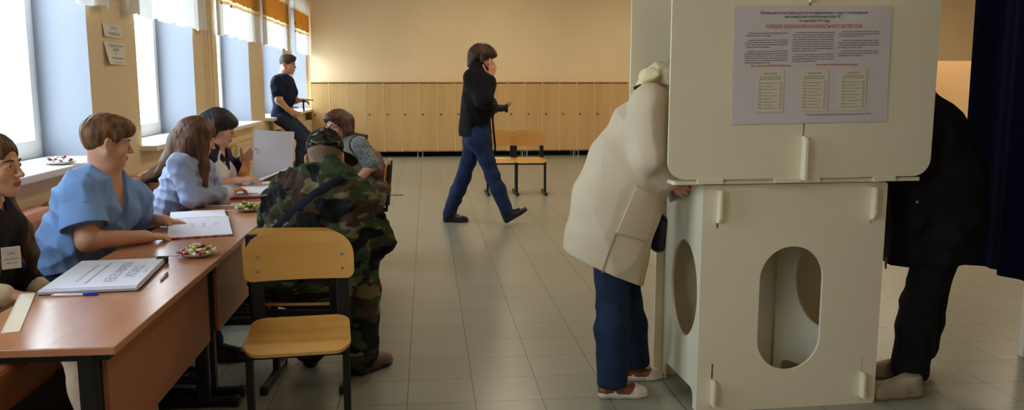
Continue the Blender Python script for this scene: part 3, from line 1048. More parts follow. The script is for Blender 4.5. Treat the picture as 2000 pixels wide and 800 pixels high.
def pen(loc, ang, label, body, capc, L=0.145):
    r = empty('pen', loc, ang, label, 'pen')
    MB().tube([(-L / 2, 0, 0.005), (L * 0.18, 0, 0.005)], 0.0042, mi=0).build('barrel', body, r)
    MB().tube([(L * 0.15, 0, 0.005), (L * 0.46, 0, 0.005), (L / 2, 0, 0.005)], [0.0052, 0.0052, 0.003]).box(L * 0.17, L * 0.42, -0.0015, 0.0015, 0.0095, 0.0112, 0.0004).build('cap', capc, r)
    MB().tube([(-L / 2 - 0.012, 0, 0.005), (-L / 2 + 0.001, 0, 0.005)], [0.0012, 0.0040]).build('tip', M_steel, r)
    return r


q = atZ(150, 577.5, TZ)
pen((q[0], q[1], TZ), math.radians(1), 'blue capped clear pen along the near edge of the voter list folder', M_clear, M_blue)
q = atZ(321, 542, TZ)
q0, q1 = atZ(313, 551, TZ), atZ(330, 534, TZ)
pen((q[0], q[1], TZ), math.atan2(q1[1] - q0[1], q1[0] - q0[0]), 'silver grey pen lying alone to the right of the voter list folder', M_steel, mat('grey_cap', srgb(120, 112, 108), 0.35, metal=0.5), 0.11)
M_ruler = mat('ivory_ruler', srgb(232, 216, 190), 0.4)


def ruler(pa, pb, wd, label, L=None):
    a, b = Vector(atZ(pa[0], pa[1], TZ)), Vector(atZ(pb[0], pb[1], TZ))
    ang = math.atan2(b.y - a.y, b.x - a.x)
    c = (a + b) / 2
    L = (b - a).length
    r = empty('ruler', (c.x, c.y, TZ), ang, label, 'ruler')
    MB().box(-L / 2, L / 2, -wd / 2, wd / 2, 0.0, 0.003, 0.0008).build('blade', M_ruler, r)
    mb = MB()
    for k in range(int(L / 0.005) - 1):
        x = -L / 2 + 0.004 + k * 0.005
        mb.box(x, x + 0.0004, wd / 2 - (0.007 if k % 2 == 0 else 0.004), wd / 2 - 0.0005, 0.0031, 0.0032)
    mb.build('graduations', M_ink, r)


ruler((20, 650), (54, 574), 0.05, 'wide ivory ruler hanging by the left end of the voter list folder')
ruler((376, 411.5), (466, 411.5), 0.022, 'thin pale ruler on the joint between the middle and the farthest table')

# ---- dishes of sweets
M_dish = mat('dish_glass', srgb(190, 196, 190), 0.12, spec=0.8)
CAND = [mat('wrapper_gold', srgb(206, 190, 96), 0.25, metal=0.35), mat('wrapper_green', srgb(92, 126, 54), 0.3, metal=0.3), mat('wrapper_red', srgb(150, 44, 48), 0.3, metal=0.25),
        mat('wrapper_white', srgb(226, 224, 214), 0.35), mat('wrapper_brown', srgb(92, 54, 36), 0.35, metal=0.2)]


def sweet_mesh(m):
    mb = MB()
    mb.ball((0, 0, 0), (0.0125, 0.0092, 0.0085), n=12)
    for s in (-1, 1):
        mb.tube([(s * 0.0115, 0, 0), (s * 0.0145, 0, 0), (s * 0.021, 0.001, 0.0008)], [0.003, 0.002, 0.0065], 8, flat=((0, 0, 1), 0.35))
    o = mb.build('sweet', m)
    return o


SW = [sweet_mesh(m) for m in CAND]
first = {i: True for i in range(len(SW))}
SWLOC = []


def dish(loc, r, n, lab, glab, grp, kinds):
    d = empty('dish', loc, 0, lab, 'dish')
    MB().lathe([(r * 0.45, 0.0), (r * 0.5, 0.003), (r * 0.85, 0.010), (r, 0.020), (r * 0.985, 0.021), (r * 0.83, 0.013), (r * 0.4, 0.006)], n=36).build('bowl', M_dish, d)
    rnd = random.Random(int(loc[0] * 1000) + n)
    spots = []
    for (cnt, rad, z) in ((n * 0.52, 0.90, 0.017), (n * 0.30, 0.62, 0.031), (n * 0.18, 0.36, 0.043)):
        cnt = max(1, int(round(cnt)))
        for k in range(cnt):
            t = k * 2.399 + z * 100
            rr = r * rad * math.sqrt((k + 0.5) / cnt)
            spots.append((rr * math.cos(t), rr * math.sin(t), z + rr / r * 0.006))
    for k, (sx, sy, sz) in enumerate(spots):
        i = kinds[(k * 5 + k // 3) % len(kinds)]
        if first[i]:
            o = SW[i]
            first[i] = False
        else:
            o = SW[i].copy()
            COL.objects.link(o)
        o.location = (loc[0] + sx, loc[1] + sy, loc[2] + sz)
        o.rotation_euler = (rnd.uniform(-0.6, 0.6), rnd.uniform(-0.5, 0.5), rnd.uniform(0, PI))
        tag(o, glab, 'sweet', grp)


q = atZ(386, 500, TZ)
dish((q[0], q[1], TZ), 0.082, 52, 'round glass dish of sweets between the folder and the open register', 'small foil wrapped sweet heaped in the dish nearest the camera', 'sweets in the nearest dish', [0, 1, 3, 0, 1, 2, 0, 4])
q = atZ(486, 412, TZ)
dish((q[0], q[1], TZ), 0.080, 46, 'glass dish of sweets beside the elbow of the man in camouflage', 'small foil wrapped sweet in the dish beside the camouflage sleeve', 'sweets in the farther dish', [0, 1, 0, 4, 1, 3])
q = atX(115, 304, WX + 0.02)
dish((q[0], q[1], SILL + 0.002), 0.10, 12, 'small plate of sweets on the sill of the nearest window', 'coloured wrapped sweet on the window sill plate', 'sweets on the window sill', [2, 3, 2, 4])

# ---- open register in front of the woman in blue
rg = empty('register', (-1.216, 4.57, TZ), math.radians(15), 'open white register with red page tabs in front of the woman in blue', 'register')


def page(y0, y1, x0, x1, lift, nm, par, zb=0.008):
    def fn(u, v):
        y = y0 + (y1 - y0) * v
        e = abs(y - (0.02 if y0 >= 0 else -0.02)) / 0.4
        return (x0 + (x1 - x0) * u, y, zb + lift * math.exp(-(e * 5) ** 2) + 0.004 * (1 - e))
    return MB().grid(8, 20, fn, thick=0.007, nrm=(0, 0, 1)).build(nm, M_white, par)


MB().box(-0.15, 0.155, -0.48, 0.37, 0.0, 0.003, 0.001).build('cover', mat('brown_cover', srgb(110, 66, 48), 0.5), rg)
page(-0.475, -0.005, -0.148, 0.148, 0.012, 'page', rg, 0.011)
page(0.005, 0.36, -0.148, 0.14, 0.012, 'page', rg, 0.011)
M_tab = mat('red_tab', srgb(226, 84, 62), 0.5)
for (x0, x1) in ((-0.14, -0.09), (-0.06, -0.045), (-0.03, 0.0), (0.02, 0.03), (0.055, 0.075), (0.10, 0.11), (0.13, 0.14)):
    MB().box(x0, x1, -0.490, -0.46, 0.006, 0.0085, 0.0004).build('page_tab', M_tab, rg)
mb = MB()
text_lines([(t, -0.25 + 0.0 * k, 0.10 - 0.055 * k, 0.022, 'CENTER', w_) for k, (t, w_) in enumerate((('СПИСОК', 0.10), ('избирателей', 0.14), ('участок № 418', 0.15), ('', 0.1)))],
           frame((0, 0, 0.0188), (0, -1, 0), (1, 0, 0), (0, 0, 1)) @ Matrix.Translation((0.45, -0.03, 0)), mb)
mb.build('printed_text', mat('pale_print', srgb(150, 150, 178), 0.8), rg)

# ---- papers, phone and magenta register on the farthest table
ph = empty('phone', (*atZ(431, 401, TZ)[:2], TZ), math.radians(8), 'white phone lying on the farthest table by the sleeve of the pale blue blazer', 'phone')
MB().box(-0.075, 0.075, -0.037, 0.037, 0.0, 0.008, 0.003).build('case', mat('phone_white', srgb(232, 226, 226), 0.3), ph)
MB().box(-0.058, 0.058, -0.032, 0.032, 0.008, 0.0085).build('screen', mat('phone_screen', srgb(90, 84, 92), 0.1), ph)
ps = empty('sheet_of_paper', (*atZ(472, 399, TZ)[:2], TZ), math.radians(3), 'loose white sheet under the phone end of the farthest table', 'paper')
MB().grid(6, 6, lambda u, v: ((u - 0.5) * 0.21, (v - 0.5) * 0.14, 0.0015 + 0.002 * u * u), thick=0.001, nrm=(0, 0, 1)).build('leaf', M_white, ps)
r2 = empty('register', (-1.19, 5.84, TZ), math.radians(13), 'white register with a magenta edge under the hands of the long haired woman', 'register')
MB().box(-0.15, 0.15, -0.36, 0.36, 0.0, 0.012, 0.003).build('cover', mat('magenta_cover', srgb(176, 52, 106), 0.5), r2)
MB().box(-0.145, 0.145, -0.362, 0.36, 0.013, 0.027, 0.003).build('page_block', M_white, r2)
MB().grid(8, 8, lambda u, v: (-0.13 + 0.26 * u, -0.34 + 0.66 * v, 0.03 + 0.004 * math.sin(u * 5)), thick=0.0012, nrm=(0, 0, 1)).build('page', M_white, r2)

# ---- the large sheet held upright
hs_ = empty('large_sheet', (-1.07, 6.12, TZ), 0, 'large white register sheet held upright by the dark haired woman', 'paper')
A, B, C_, D_ = (Vector(atY(x, y, Y)) for x, y, Y in ((496, 253, 6.05), (575, 257, 6.16), (571, 330, 6.10), (492, 352, 6.02)))


def hsf(u, v):
    top = A.lerp(B, u)
    bot = D_.lerp(C_, u)
    p = bot.lerp(top, v)
    p.y += 0.03 * (1 - v) ** 2 - 0.018 * math.sin(PI * u) * v
    return p


MB().grid(14, 14, hsf, thick=0.0015).build('raised_page', M_white, hs_, world=True)
MB().grid(14, 8, lambda u, v: D_.lerp(C_, u) + Vector((0.0, -0.10 * v, 0.075 * math.sin(v * 1.35) * (0.4 + 0.6 * u) - 0.055 * v)), thick=0.0015).build('folded_page', M_white, hs_, world=True)
M_pat = mat('orange_pattern', srgb(206, 150, 92), 0.6, col2=srgb(150, 74, 40), vscale=26)
P0_, P1_, P2_, P3_ = (Vector(atY(x, y, Y)) for x, y, Y in ((463, 345, 5.93), (486, 345, 6.0), (490, 318, 6.02), (476, 314, 5.98)))
MB().grid(6, 6, lambda u, v: P0_.lerp(P1_, u).lerp(P3_.lerp(P2_, u), v), thick=0.003).build('patterned_cover', M_pat, hs_, world=True)
# ================================================================ figures: smooth-blended bodies
V = lambda *a: np.array(a, dtype=np.float64)


def nrm(v):
    v = np.asarray(v, float)
    return v / max(1e-9, np.linalg.norm(v))


class Sdf:
    """Blends tapered limbs and ellipsoids into one continuous surface and polygonises it."""

    def __init__(s, h):
        s.h = h
        s.ops = []
        s.planes = []
        s.waves = []

    def cap(s, a, b, ra, rb=None, k=0.02, lat=None, ls=1.0, sub=False):
        rb = ra if rb is None else rb
        s.ops.append(('c', np.asarray(a, float), np.asarray(b, float), ra, rb, k, None if lat is None else nrm(lat), ls, sub))
        return s

    def chain(s, pts, rs, k=0.02, lat=None, ls=1.0):
        for i in range(len(pts) - 1):
            l = ls if not isinstance(ls, (list, tuple)) else (ls[i] + ls[i + 1]) / 2
            s.cap(pts[i], pts[i + 1], rs[i], rs[i + 1], k, lat, l)
        return s

    def ell(s, c, r, R=None, k=0.02, sub=False):
        s.ops.append(('e', np.asarray(c, float), np.asarray(r, float), np.eye(3) if R is None else R, None, k, None, 1, sub))
        return s

    def cut(s, p, n):
        """Remove what lies on the side n points to."""
        s.planes.append((np.asarray(p, float), nrm(n)))
        return s

    def fold(s, amp, k, ph=0.0, warp=0.0):
        s.waves.append((amp, np.asarray(k, float), ph, warp))
        return s

    def wrinkle(s, amp, freq, n=5, seed=1):
        r = np.random.RandomState(seed)
        for i in range(n):
            d = nrm(r.normal(size=3))
            s.waves.append((1.5 * amp * r.uniform(0.5, 1) / math.sqrt(n), d * freq * r.uniform(0.6, 1.6), r.uniform(0, 6.3), r.uniform(1.0, 2.4)))
        return s

    def field(s, shell=0.0):
        lo, hi = [], []
        for o in s.ops:
            if o[8]:
                continue
            if o[0] == 'c':
                R = max(o[3], o[4]) * max(1.0, o[7])
                lo.append(np.minimum(o[1], o[2]) - R); hi.append(np.maximum(o[1], o[2]) + R)
            else:
                R = max(o[2]); lo.append(o[1] - R); hi.append(o[1] + R)
        amp = sum(w_[0] for w_ in s.waves)
        lo = np.min(lo, 0) - 4 * s.h - amp - 0.01
        hi = np.max(hi, 0) + 4 * s.h + amp + 0.01
        for (p, n) in s.planes:                       # trim the box for axis-aligned cuts
            for ax in range(3):
                if n[ax] > 0.999: hi[ax] = min(hi[ax], p[ax] + 4 * s.h)
                if n[ax] < -0.999: lo[ax] = max(lo[ax], p[ax] - 4 * s.h)
        dim = np.ceil((hi - lo) / s.h).astype(int) + 1
        D = np.full(dim, 0.5, np.float32)
        ax = [(lo[i] + s.h * np.arange(dim[i])).astype(np.float32) for i in range(3)]
        for (kind, A, B, C, E, k, lat, ls, sub) in s.ops:
            if kind == 'c':
                R = max(C, E) * max(1.0, ls)
                bl, bh = np.minimum(A, B) - R, np.maximum(A, B) + R
            else:
                R = max(B); bl, bh = A - R, A + R
            pad = k + 0.03
            i0 = np.clip(np.floor((bl - pad - lo) / s.h).astype(int), 0, dim)
            i1 = np.clip(np.ceil((bh + pad - lo) / s.h).astype(int) + 1, 0, dim)
            if np.any(i1 <= i0):
                continue
            X = ax[0][i0[0]:i1[0], None, None]; Y = ax[1][None, i0[1]:i1[1], None]; Z = ax[2][None, None, i0[2]:i1[2]]
            if kind == 'c':
                ab = B - A
                L2 = float(ab @ ab) + 1e-12
                t = ((X - A[0]) * ab[0] + (Y - A[1]) * ab[1] + (Z - A[2]) * ab[2]) / L2
                t = np.clip(t, 0, 1).astype(np.float32)
                qx = X - A[0] - t * ab[0]; qy = Y - A[1] - t * ab[1]; qz = Z - A[2] - t * ab[2]
                q2 = qx * qx + qy * qy + qz * qz
                if lat is not None and ls != 1.0:
                    qn = qx * lat[0] + qy * lat[1] + qz * lat[2]
                    q2 = np.maximum(q2 - qn * qn, 0) + (qn / ls) ** 2
                d = np.sqrt(q2) - (C + (E - C) * t)
            else:
                Rm = C
                px = (X - A[0]) * Rm[0, 0] + (Y - A[1]) * Rm[1, 0] + (Z - A[2]) * Rm[2, 0]
                py = (X - A[0]) * Rm[0, 1] + (Y - A[1]) * Rm[1, 1] + (Z - A[2]) * Rm[2, 1]
                pz = (X - A[0]) * Rm[0, 2] + (Y - A[1]) * Rm[1, 2] + (Z - A[2]) * Rm[2, 2]
                k0 = np.sqrt((px / B[0]) ** 2 + (py / B[1]) ** 2 + (pz / B[2]) ** 2)
                k1 = np.sqrt((px / B[0] ** 2) ** 2 + (py / B[1] ** 2) ** 2 + (pz / B[2] ** 2) ** 2)
                d = k0 * (k0 - 1) / np.maximum(k1, 1e-6)
            S = D[i0[0]:i1[0], i0[1]:i1[1], i0[2]:i1[2]]
            if sub:
                dd = -d
                hh = np.maximum(k - np.abs(S - dd), 0) / max(k, 1e-6)
                D[i0[0]:i1[0], i0[1]:i1[1], i0[2]:i1[2]] = np.maximum(S, dd) + hh * hh * k * 0.25
            else:
                hh = np.maximum(k - np.abs(S - d), 0) / max(k, 1e-6)
                D[i0[0]:i1[0], i0[1]:i1[1], i0[2]:i1[2]] = np.minimum(S, d) - hh * hh * k * 0.25
        if s.waves:
            idx = np.nonzero(np.abs(D) < 0.04)
            P = [ax[i][idx[i]] for i in range(3)]
            add = np.zeros(len(idx[0]), np.float32)
            for (amp, kv, ph, wp) in s.waves:
                arg = P[0] * kv[0] + P[1] * kv[1] + P[2] * kv[2] + ph
                if wp:
                    arg = arg + wp * np.sin(P[0] * 13.1 + P[2] * 9.7 + ph * 3) + wp * np.sin(P[1] * 15.3 - P[2] * 7.1 + ph)
                add += amp * (1.6 * np.abs(np.sin(arg * 0.5)) - 1.0) if wp else amp * np.sin(arg)
            D[idx] += add
        if shell:
            D = np.maximum(D, -(D + shell))
        for (p, n) in s.planes:
            pd = (ax[0][:, None, None] - p[0]) * n[0] + (ax[1][None, :, None] - p[1]) * n[1] + (ax[2][None, None, :] - p[2]) * n[2]
            D = np.maximum(D, pd.astype(np.float32))
        return D, lo

    def build(s, name, mats, parent=None, regions=(), shell=0.0, relax=1):
        D, lo = s.field(shell)
        # surface nets
        Sg = D < 0
        n = D.shape
        cnt = np.zeros((n[0] - 1, n[1] - 1, n[2] - 1), np.uint8)
        for i in (0, 1):
            for j in (0, 1):
                for k in (0, 1):
                    cnt += Sg[i:n[0] - 1 + i, j:n[1] - 1 + j, k:n[2] - 1 + k]
        act = (cnt > 0) & (cnt < 8)
        I = np.argwhere(act)
        ids = np.full(act.shape, -1, np.int32)
        ids[act] = np.arange(len(I))
        vals = {}
        for c in [(i, j, k) for i in (0, 1) for j in (0, 1) for k in (0, 1)]:
            vals[c] = D[I[:, 0] + c[0], I[:, 1] + c[1], I[:, 2] + c[2]]
        acc = np.zeros((len(I), 3)); num = np.zeros(len(I))
        for c in vals:
            for axx in range(3):
                if c[axx] == 0:
                    c2 = list(c); c2[axx] = 1; c2 = tuple(c2)
                    va, vb = vals[c], vals[c2]
                    m = (va < 0) != (vb < 0)
                    t = np.where(m, va / np.where(m, va - vb, 1), 0)
                    pt = np.array(c, float)[None, :].repeat(len(I), 0)
                    pt[:, axx] += t
                    acc[m] += pt[m]; num[m] += 1
        verts = lo + s.h * (I + acc / np.maximum(num, 1)[:, None])
        quads = []
        for axx in range(3):
            sl0 = [slice(1, n[0] - 1), slice(1, n[1] - 1), slice(1, n[2] - 1)]
            sl0[axx] = slice(0, n[axx] - 1)
            sl1 = list(sl0); sl1[axx] = slice(1, n[axx])
            a, b = Sg[tuple(sl0)], Sg[tuple(sl1)]
            m = a != b
            J = np.argwhere(m)
            if len(J) == 0:
                continue
            off = np.ones(3, int); off[axx] = 0
            J = J + off
            u, v_ = (axx + 1) % 3, (axx + 2) % 3
            du = np.zeros(3, int); du[u] = 1
            dv_ = np.zeros(3, int); dv_[v_] = 1
            g = lambda K: ids[K[:, 0], K[:, 1], K[:, 2]]
            q = np.stack([g(J - du - dv_), g(J - dv_), g(J), g(J - du)], 1)
            fl_ = a[m]
            q[~fl_] = q[~fl_][:, ::-1]
            quads.append(q)
        quads = np.concatenate(quads)
        for _ in range(relax):
            sm = np.zeros_like(verts); c_ = np.zeros(len(verts))
            for a, b in ((0, 1), (1, 2), (2, 3), (3, 0)):
                for e in range(3):
                    sm[:, e] += np.bincount(quads[:, a], verts[quads[:, b], e], len(verts))
                    sm[:, e] += np.bincount(quads[:, b], verts[quads[:, a], e], len(verts))
                c_ += np.bincount(quads[:, a], minlength=len(verts)) + np.bincount(quads[:, b], minlength=len(verts))
            verts = 0.6 * verts + 0.4 * sm / np.maximum(c_, 1)[:, None]
        wverts = verts
        if parent is not None:
            Mi = np.array(local_matrix(parent).inverted())
            verts = verts @ Mi[:3, :3].T + Mi[:3, 3]
        me = bpy.data.meshes.new(name)
        me.vertices.add(len(verts)); me.vertices.foreach_set('co', verts.astype(np.float32).ravel())
        nq = len(quads)
        me.loops.add(nq * 4); me.loops.foreach_set('vertex_index', quads.astype(np.int32).ravel())
        me.polygons.add(nq); me.polygons.foreach_set('loop_start', np.arange(0, nq * 4, 4, dtype=np.int32))
        me.polygons.foreach_set('loop_total', np.full(nq, 4, np.int32))
        me.polygons.foreach_set('use_smooth', np.ones(nq, bool))
        mats = mats if isinstance(mats, (list, tuple)) else [mats]
        for m in mats:
            me.materials.append(m)
        if regions:
            fc = wverts[quads].mean(1)
            mi = np.zeros(nq, np.int32)
            for reg in regions:
                c, r, idx = reg[:3]
                d = (fc - c) / np.asarray(r, float)
                if len(reg) > 3:
                    d = ((fc - c) @ reg[3]) / np.asarray(r, float)
                mi[(d ** 2).sum(1) < 1] = idx
            me.polygons.foreach_set('material_index', mi)
        me.update(calc_edges=True)
        me.validate()
        o = bpy.data.objects.new(name, me)
        COL.objects.link(o)
        o.parent = parent
        return o


def sleeve(J, sd, t, r0, r1, parent, m, h=0.005, seed=1):
    """Loose short sleeve with an open hem across the upper arm."""
    sh, el = J['sh' + sd], J['el' + sd]
    d = nrm(el - sh)
    e = sh + (el - sh) * t
    S = Sdf(h)
    S.cap(sh - d * 0.01, e + d * 0.05, r0, r1, 0.02)
    S.wrinkle(0.004, 40, 4, seed)
    S.cut(e, d)
    return S.build('sleeve', m, parent, shell=0.012)


from mathutils.bvhtree import BVHTree


def surface_hits(ob, pix, lift=0.004):
    """Points lying on an object's surface where the photo shows them."""
    M = local_matrix(ob.parent) if ob.parent is not None else Matrix.Identity(4)
    vs = [M @ v.co for v in ob.data.vertices]
    bvh = BVHTree.FromPolygons(vs, [tuple(p.vertices) for p in ob.data.polygons])
    out_ = []
    last = None
    for (px, py) in pix:
        d = Vector(ray(px, py)).normalized()
        h = bvh.ray_cast(Vector((0, 0, CAM_H)), d)
        if h[0] is not None:
            last = h[0] - d * lift
        elif last is not None:
            last = Vector((0, 0, CAM_H)) + d * (last - Vector((0, 0, CAM_H))).length
        out_.append(last)
    return [p for p in out_ if p is not None]


def lerp_pix(pts, n):
    res = []
    for i in range(len(pts) - 1):
        for k in range(n):
            t = k / n
            res.append((pts[i][0] + (pts[i + 1][0] - pts[i][0]) * t, pts[i][1] + (pts[i + 1][1] - pts[i][1]) * t))
    return res + [pts[-1]]


# ---------------------------------------------------------------- anatomy
class Head:
    def __init__(s, c, fwd, up=(0, 0, 1), size=0.225):
        s.c = np.asarray(c, float)
        s.f = nrm(fwd)
        u = np.asarray(up, float)
        s.u = nrm(u - s.f * (u @ s.f))
        s.r = np.cross(s.f, s.u)
        s.k = size / 0.23
        s.R = np.stack([s.r, s.f, s.u], 1)

    def P(s, x, y, z):
        return s.c + s.k * (x * s.r + y * s.f + z * s.u)

    def E(s, S, x, y, z, rx, ry, rz, k=0.02, sub=False, tilt=0.0, yaw=0.0):
        R = s.R
        if yaw:
            c, sn = math.cos(yaw), math.sin(yaw)
            R = R @ np.array([[c, -sn, 0], [sn, c, 0], [0, 0, 1]])
        if tilt:
            c, sn = math.cos(tilt), math.sin(tilt)
            R = R @ np.array([[1, 0, 0], [0, c, -sn], [0, sn, c]])
        S.ell(s.P(x, y, z), V(rx, ry, rz) * s.k, R, k, sub)


def add_head(S, H, fat=0.0, male=False):
    k = H.k
    H.E(S, 0, -0.012, 0.032, 0.074, 0.096, 0.084, 0.02)
    H.E(S, 0, 0.026, -0.042, 0.058 + fat, 0.062, 0.070 + fat * 0.5, 0.03)
    for s in (-1, 1):
        S.cap(H.P(s * (0.056 + fat), -0.008, -0.050), H.P(s * 0.020, 0.062, -0.096), 0.017 * k, 0.016 * k, 0.03)
        H.E(S, s * 0.038, 0.058, -0.030, 0.022 + fat, 0.022, 0.022 + fat, 0.022)
        S.cap(H.P(s * 0.014, 0.083, 0.016), H.P(s * 0.050, 0.064, 0.014), 0.009 * k, 0.008 * k, 0.014)
    H.E(S, 0, 0.070, -0.100, 0.018, 0.015, 0.014, 0.022)
    for s in (-1, 1):
        H.E(S, s * 0.031, 0.094, 0.000, 0.015, 0.014, 0.010, 0.012, True)
    S.cap(H.P(0, 0.086, 0.010), H.P(0, 0.108, -0.030), 0.0075 * k, 0.0105 * k, 0.012)
    H.E(S, 0, 0.110, -0.034, 0.012, 0.012, 0.010, 0.006)
    for s in (-1, 1):
        H.E(S, s * 0.012, 0.098, -0.037, 0.0085, 0.010, 0.0075, 0.006)
        H.E(S, s * 0.031, 0.076, 0.000, 0.0155, 0.0125, 0.011, 0.004)           # eyelids over the ball
    H.E(S, 0, 0.084, -0.060, 0.026, 0.012, 0.010, 0.012)
    H.E(S, 0, 0.0925, -0.0625, 0.022, 0.009, 0.0055, 0.005)
    H.E(S, 0, 0.0905, -0.0735, 0.019, 0.009, 0.0060, 0.004)
    H.E(S, 0, 0.1005, -0.0680, 0.022, 0.004, 0.0012, 0.003, True)
    for s in (-1, 1):
        H.E(S, s * 0.081, -0.010, -0.008, 0.0085, 0.021, 0.032, 0.006, False, 0.20, s * 0.42)
        H.E(S, s * 0.080, -0.002, -0.024, 0.008, 0.010, 0.012, 0.006)
        H.E(S, s * 0.089, -0.003, -0.004, 0.006, 0.010, 0.017, 0.004, True, 0.20, s * 0.42)
    return H


def head_regions(H, lip=1):
    k = H.k
    return [(H.P(0, 0.096, -0.0675), V(0.023, 0.016, 0.0105) * k, lip, H.R)]


M_eyew = mat('eye_white', srgb(226, 220, 214), 0.25)
M_iris = mat('eye_iris', srgb(70, 52, 40), 0.2)


def add_eyes(H, parent, browmat=None, look=(0, 1, 0)):
    for s in (-1, 1):
        c = H.P(s * 0.031, 0.0765, 0.000)
        mb = MB()
        mb.ball(c, 0.0124 * H.k, 0, 14)
        g = nrm(H.R @ V(*look))
        mb.ball(c + g * 0.0071 * H.k, 0.0068 * H.k, 1, 10)
        mb.build('eye', [M_eyew, M_iris], parent, world=True)
        if browmat is not None:
            S = [H.P(s * 0.014, 0.0925, 0.018), H.P(s * 0.031, 0.0895, 0.0225), H.P(s * 0.050, 0.0725, 0.017)]
            MB().tube(S, [0.003 * H.k, 0.0036 * H.k, 0.0016 * H.k], 8).build('eyebrow', browmat, parent, world=True)


FL = [(0.042, 0.025, 0.021), (0.046, 0.029, 0.022), (0.042, 0.027, 0.022), (0.034, 0.020, 0.019)]


def add_hand(S, wr, f, n, side, sc=1.0, curl=(0.35, 0.45, 0.3), spread=0.10, thumb=(0.65, 0.70, -0.25), curls=None, tc=0.25):
    """Palm, four fingers and a thumb. f: pointing direction, n: back of the hand. Returns the finger tips."""
    f = nrm(f)
    n = np.asarray(n, float)
    n = nrm(n - f * (n @ f))
    t = np.cross(f, n) * (1 if side == 'L' else -1)
    P = lambda a, b, c: wr + sc * (f * a + t * b + n * c)
    kn = [0.088, 0.092, 0.087, 0.078]
    tips = []
    S.cap(wr - f * 0.02 * sc, P(0.03, 0.0, 0), 0.021 * sc, 0.022 * sc, 0.02, t, 1.25)
    for i in range(4):
        a = P(0.005, 0.016 - 0.011 * i, 0)
        b = P(kn[i], 0.030 - 0.0205 * i, 0.002)
        S.cap(a, b, 0.0145 * sc, 0.0112 * sc, 0.010)
    for i in range(4):
        p = P(kn[i], 0.030 - 0.0205 * i, 0.001)
        fd = nrm(f + t * spread * (1.5 - i))
        a = 0.0
        cu = (curls[i] if curls else curl)
        r = [0.0094, 0.0086, 0.0078, 0.0066] if i < 3 else [0.0082, 0.0075, 0.0068, 0.0060]
        for j in range(3):
            a += cu[j]
            d = fd * math.cos(a) - n * math.sin(a)
            q = p + d * FL[i][j] * sc
            S.cap(p, q, r[j] * sc, r[j + 1] * sc, 0.004)
            p = q
        tips.append(p)
    p = P(0.016, 0.024, -0.006)
    d = nrm(f * thumb[0] + t * thumb[1] + n * thumb[2])
    for j, (L, r0, r1) in enumerate(((0.045, 0.0145, 0.0115), (0.033, 0.0110, 0.0098), (0.026, 0.0098, 0.0078))):
        q = p + d * L * sc
        S.cap(p, q, r0 * sc, r1 * sc, 0.006)
        p = q
        d = nrm(d + f * tc - n * 0.08)
    tips.append(p)
    return tips


def torso_frame(J):
    lat = nrm(J['shR'] - J['shL'])
    up = nrm(J['neck'] - J['pel'])
    fw = nrm(np.cross(up, lat))
    return lat, fw, up


def add_torso(S, J, off=0.0, female=False, wide=1.0, k=0.05, belly=0.0, neck=True, bust=1.0, lower=True):
    lat, fw, up = torso_frame(J)
    hl = nrm(J['hipR'] - J['hipL'])
    pel, nk = J['pel'], J['neck']
    wst = J.get('waist', pel + (nk - pel) * 0.38 + fw * 0.01)
    ch = J.get('chest', pel + (nk - pel) * 0.74 + fw * 0.015)
    if lower:
        S.cap(pel - up * 0.02, wst, 0.105 + off, 0.092 + off + belly, k, hl, 1.52 * wide)
        for sd in ('hipL', 'hipR'):
            S.ell(J[sd] - fw * 0.03, V(0.098, 0.098, 0.098) + off, None, k)
    S.cap(wst, ch, 0.092 + off + belly, 0.108 + off, k, lat, 1.42 * wide)
    S.cap(ch, nk - up * 0.05, 0.108 + off, 0.068 + off, k, lat, 1.55 * wide)
    S.cap(J['shL'], J['shR'], 0.052 + off, 0.052 + off, k)
    if belly:
        S.ell(wst + fw * 0.03, V(0.13, 0.11, 0.12) + off + belly * 0.5, np.stack([lat, fw, up], 1), k)
    if female:
        for s in (-1, 1):
            S.ell(ch + fw * 0.075 * bust + lat * s * 0.078 - up * 0.03, V(0.062, 0.056, 0.060) * bust + off, np.stack([lat, fw, up], 1), 0.03)
    if neck:
        S.cap(nk - up * 0.04, nk + up * 0.03, 0.062, 0.054, 0.03)


def add_arm(S, J, sd, off=0.0, fat=1.0, k=0.03, t1=1.0, wide_end=0.0):
    """Upper arm and forearm sleeve. t1 <= 1: how far along (0.5 = elbow)."""
    sh, el, wr = J['sh' + sd], J['el' + sd], J['wr' + sd]
    if t1 <= 0.5:
        q = sh + (el - sh) * (t1 * 2)
        S.cap(sh, q, 0.050 * fat + off, (0.050 + (0.040 - 0.050) * t1 * 2) * fat + off + wide_end, k)
        return q
    S.cap(sh, el, 0.050 * fat + off, 0.041 * fat + off, k)
    q = el + (wr - el) * (t1 * 2 - 1)
    S.cap(el, q, 0.042 * fat + off, (0.042 + (0.026 - 0.042) * (t1 * 2 - 1)) * fat + off + wide_end, k)
    return q


def add_leg(S, J, sd, off=0.0, fat=1.0, k=0.03, t1=1.0, wide_end=0.0):
    hp, kn, an = J['hip' + sd], J['kn' + sd], J['an' + sd]
    S.cap(hp, kn, 0.086 * fat + off, 0.056 * fat + off, k)
    if t1 > 0.5:
        q = kn + (an - kn) * (t1 * 2 - 1)
        m = kn + (q - kn) * 0.35
        S.cap(kn, m, 0.055 * fat + off, 0.056 * fat + off + wide_end * 0.4, k)
        S.cap(m, q, 0.056 * fat + off + wide_end * 0.4, 0.038 * fat + off + wide_end, k)


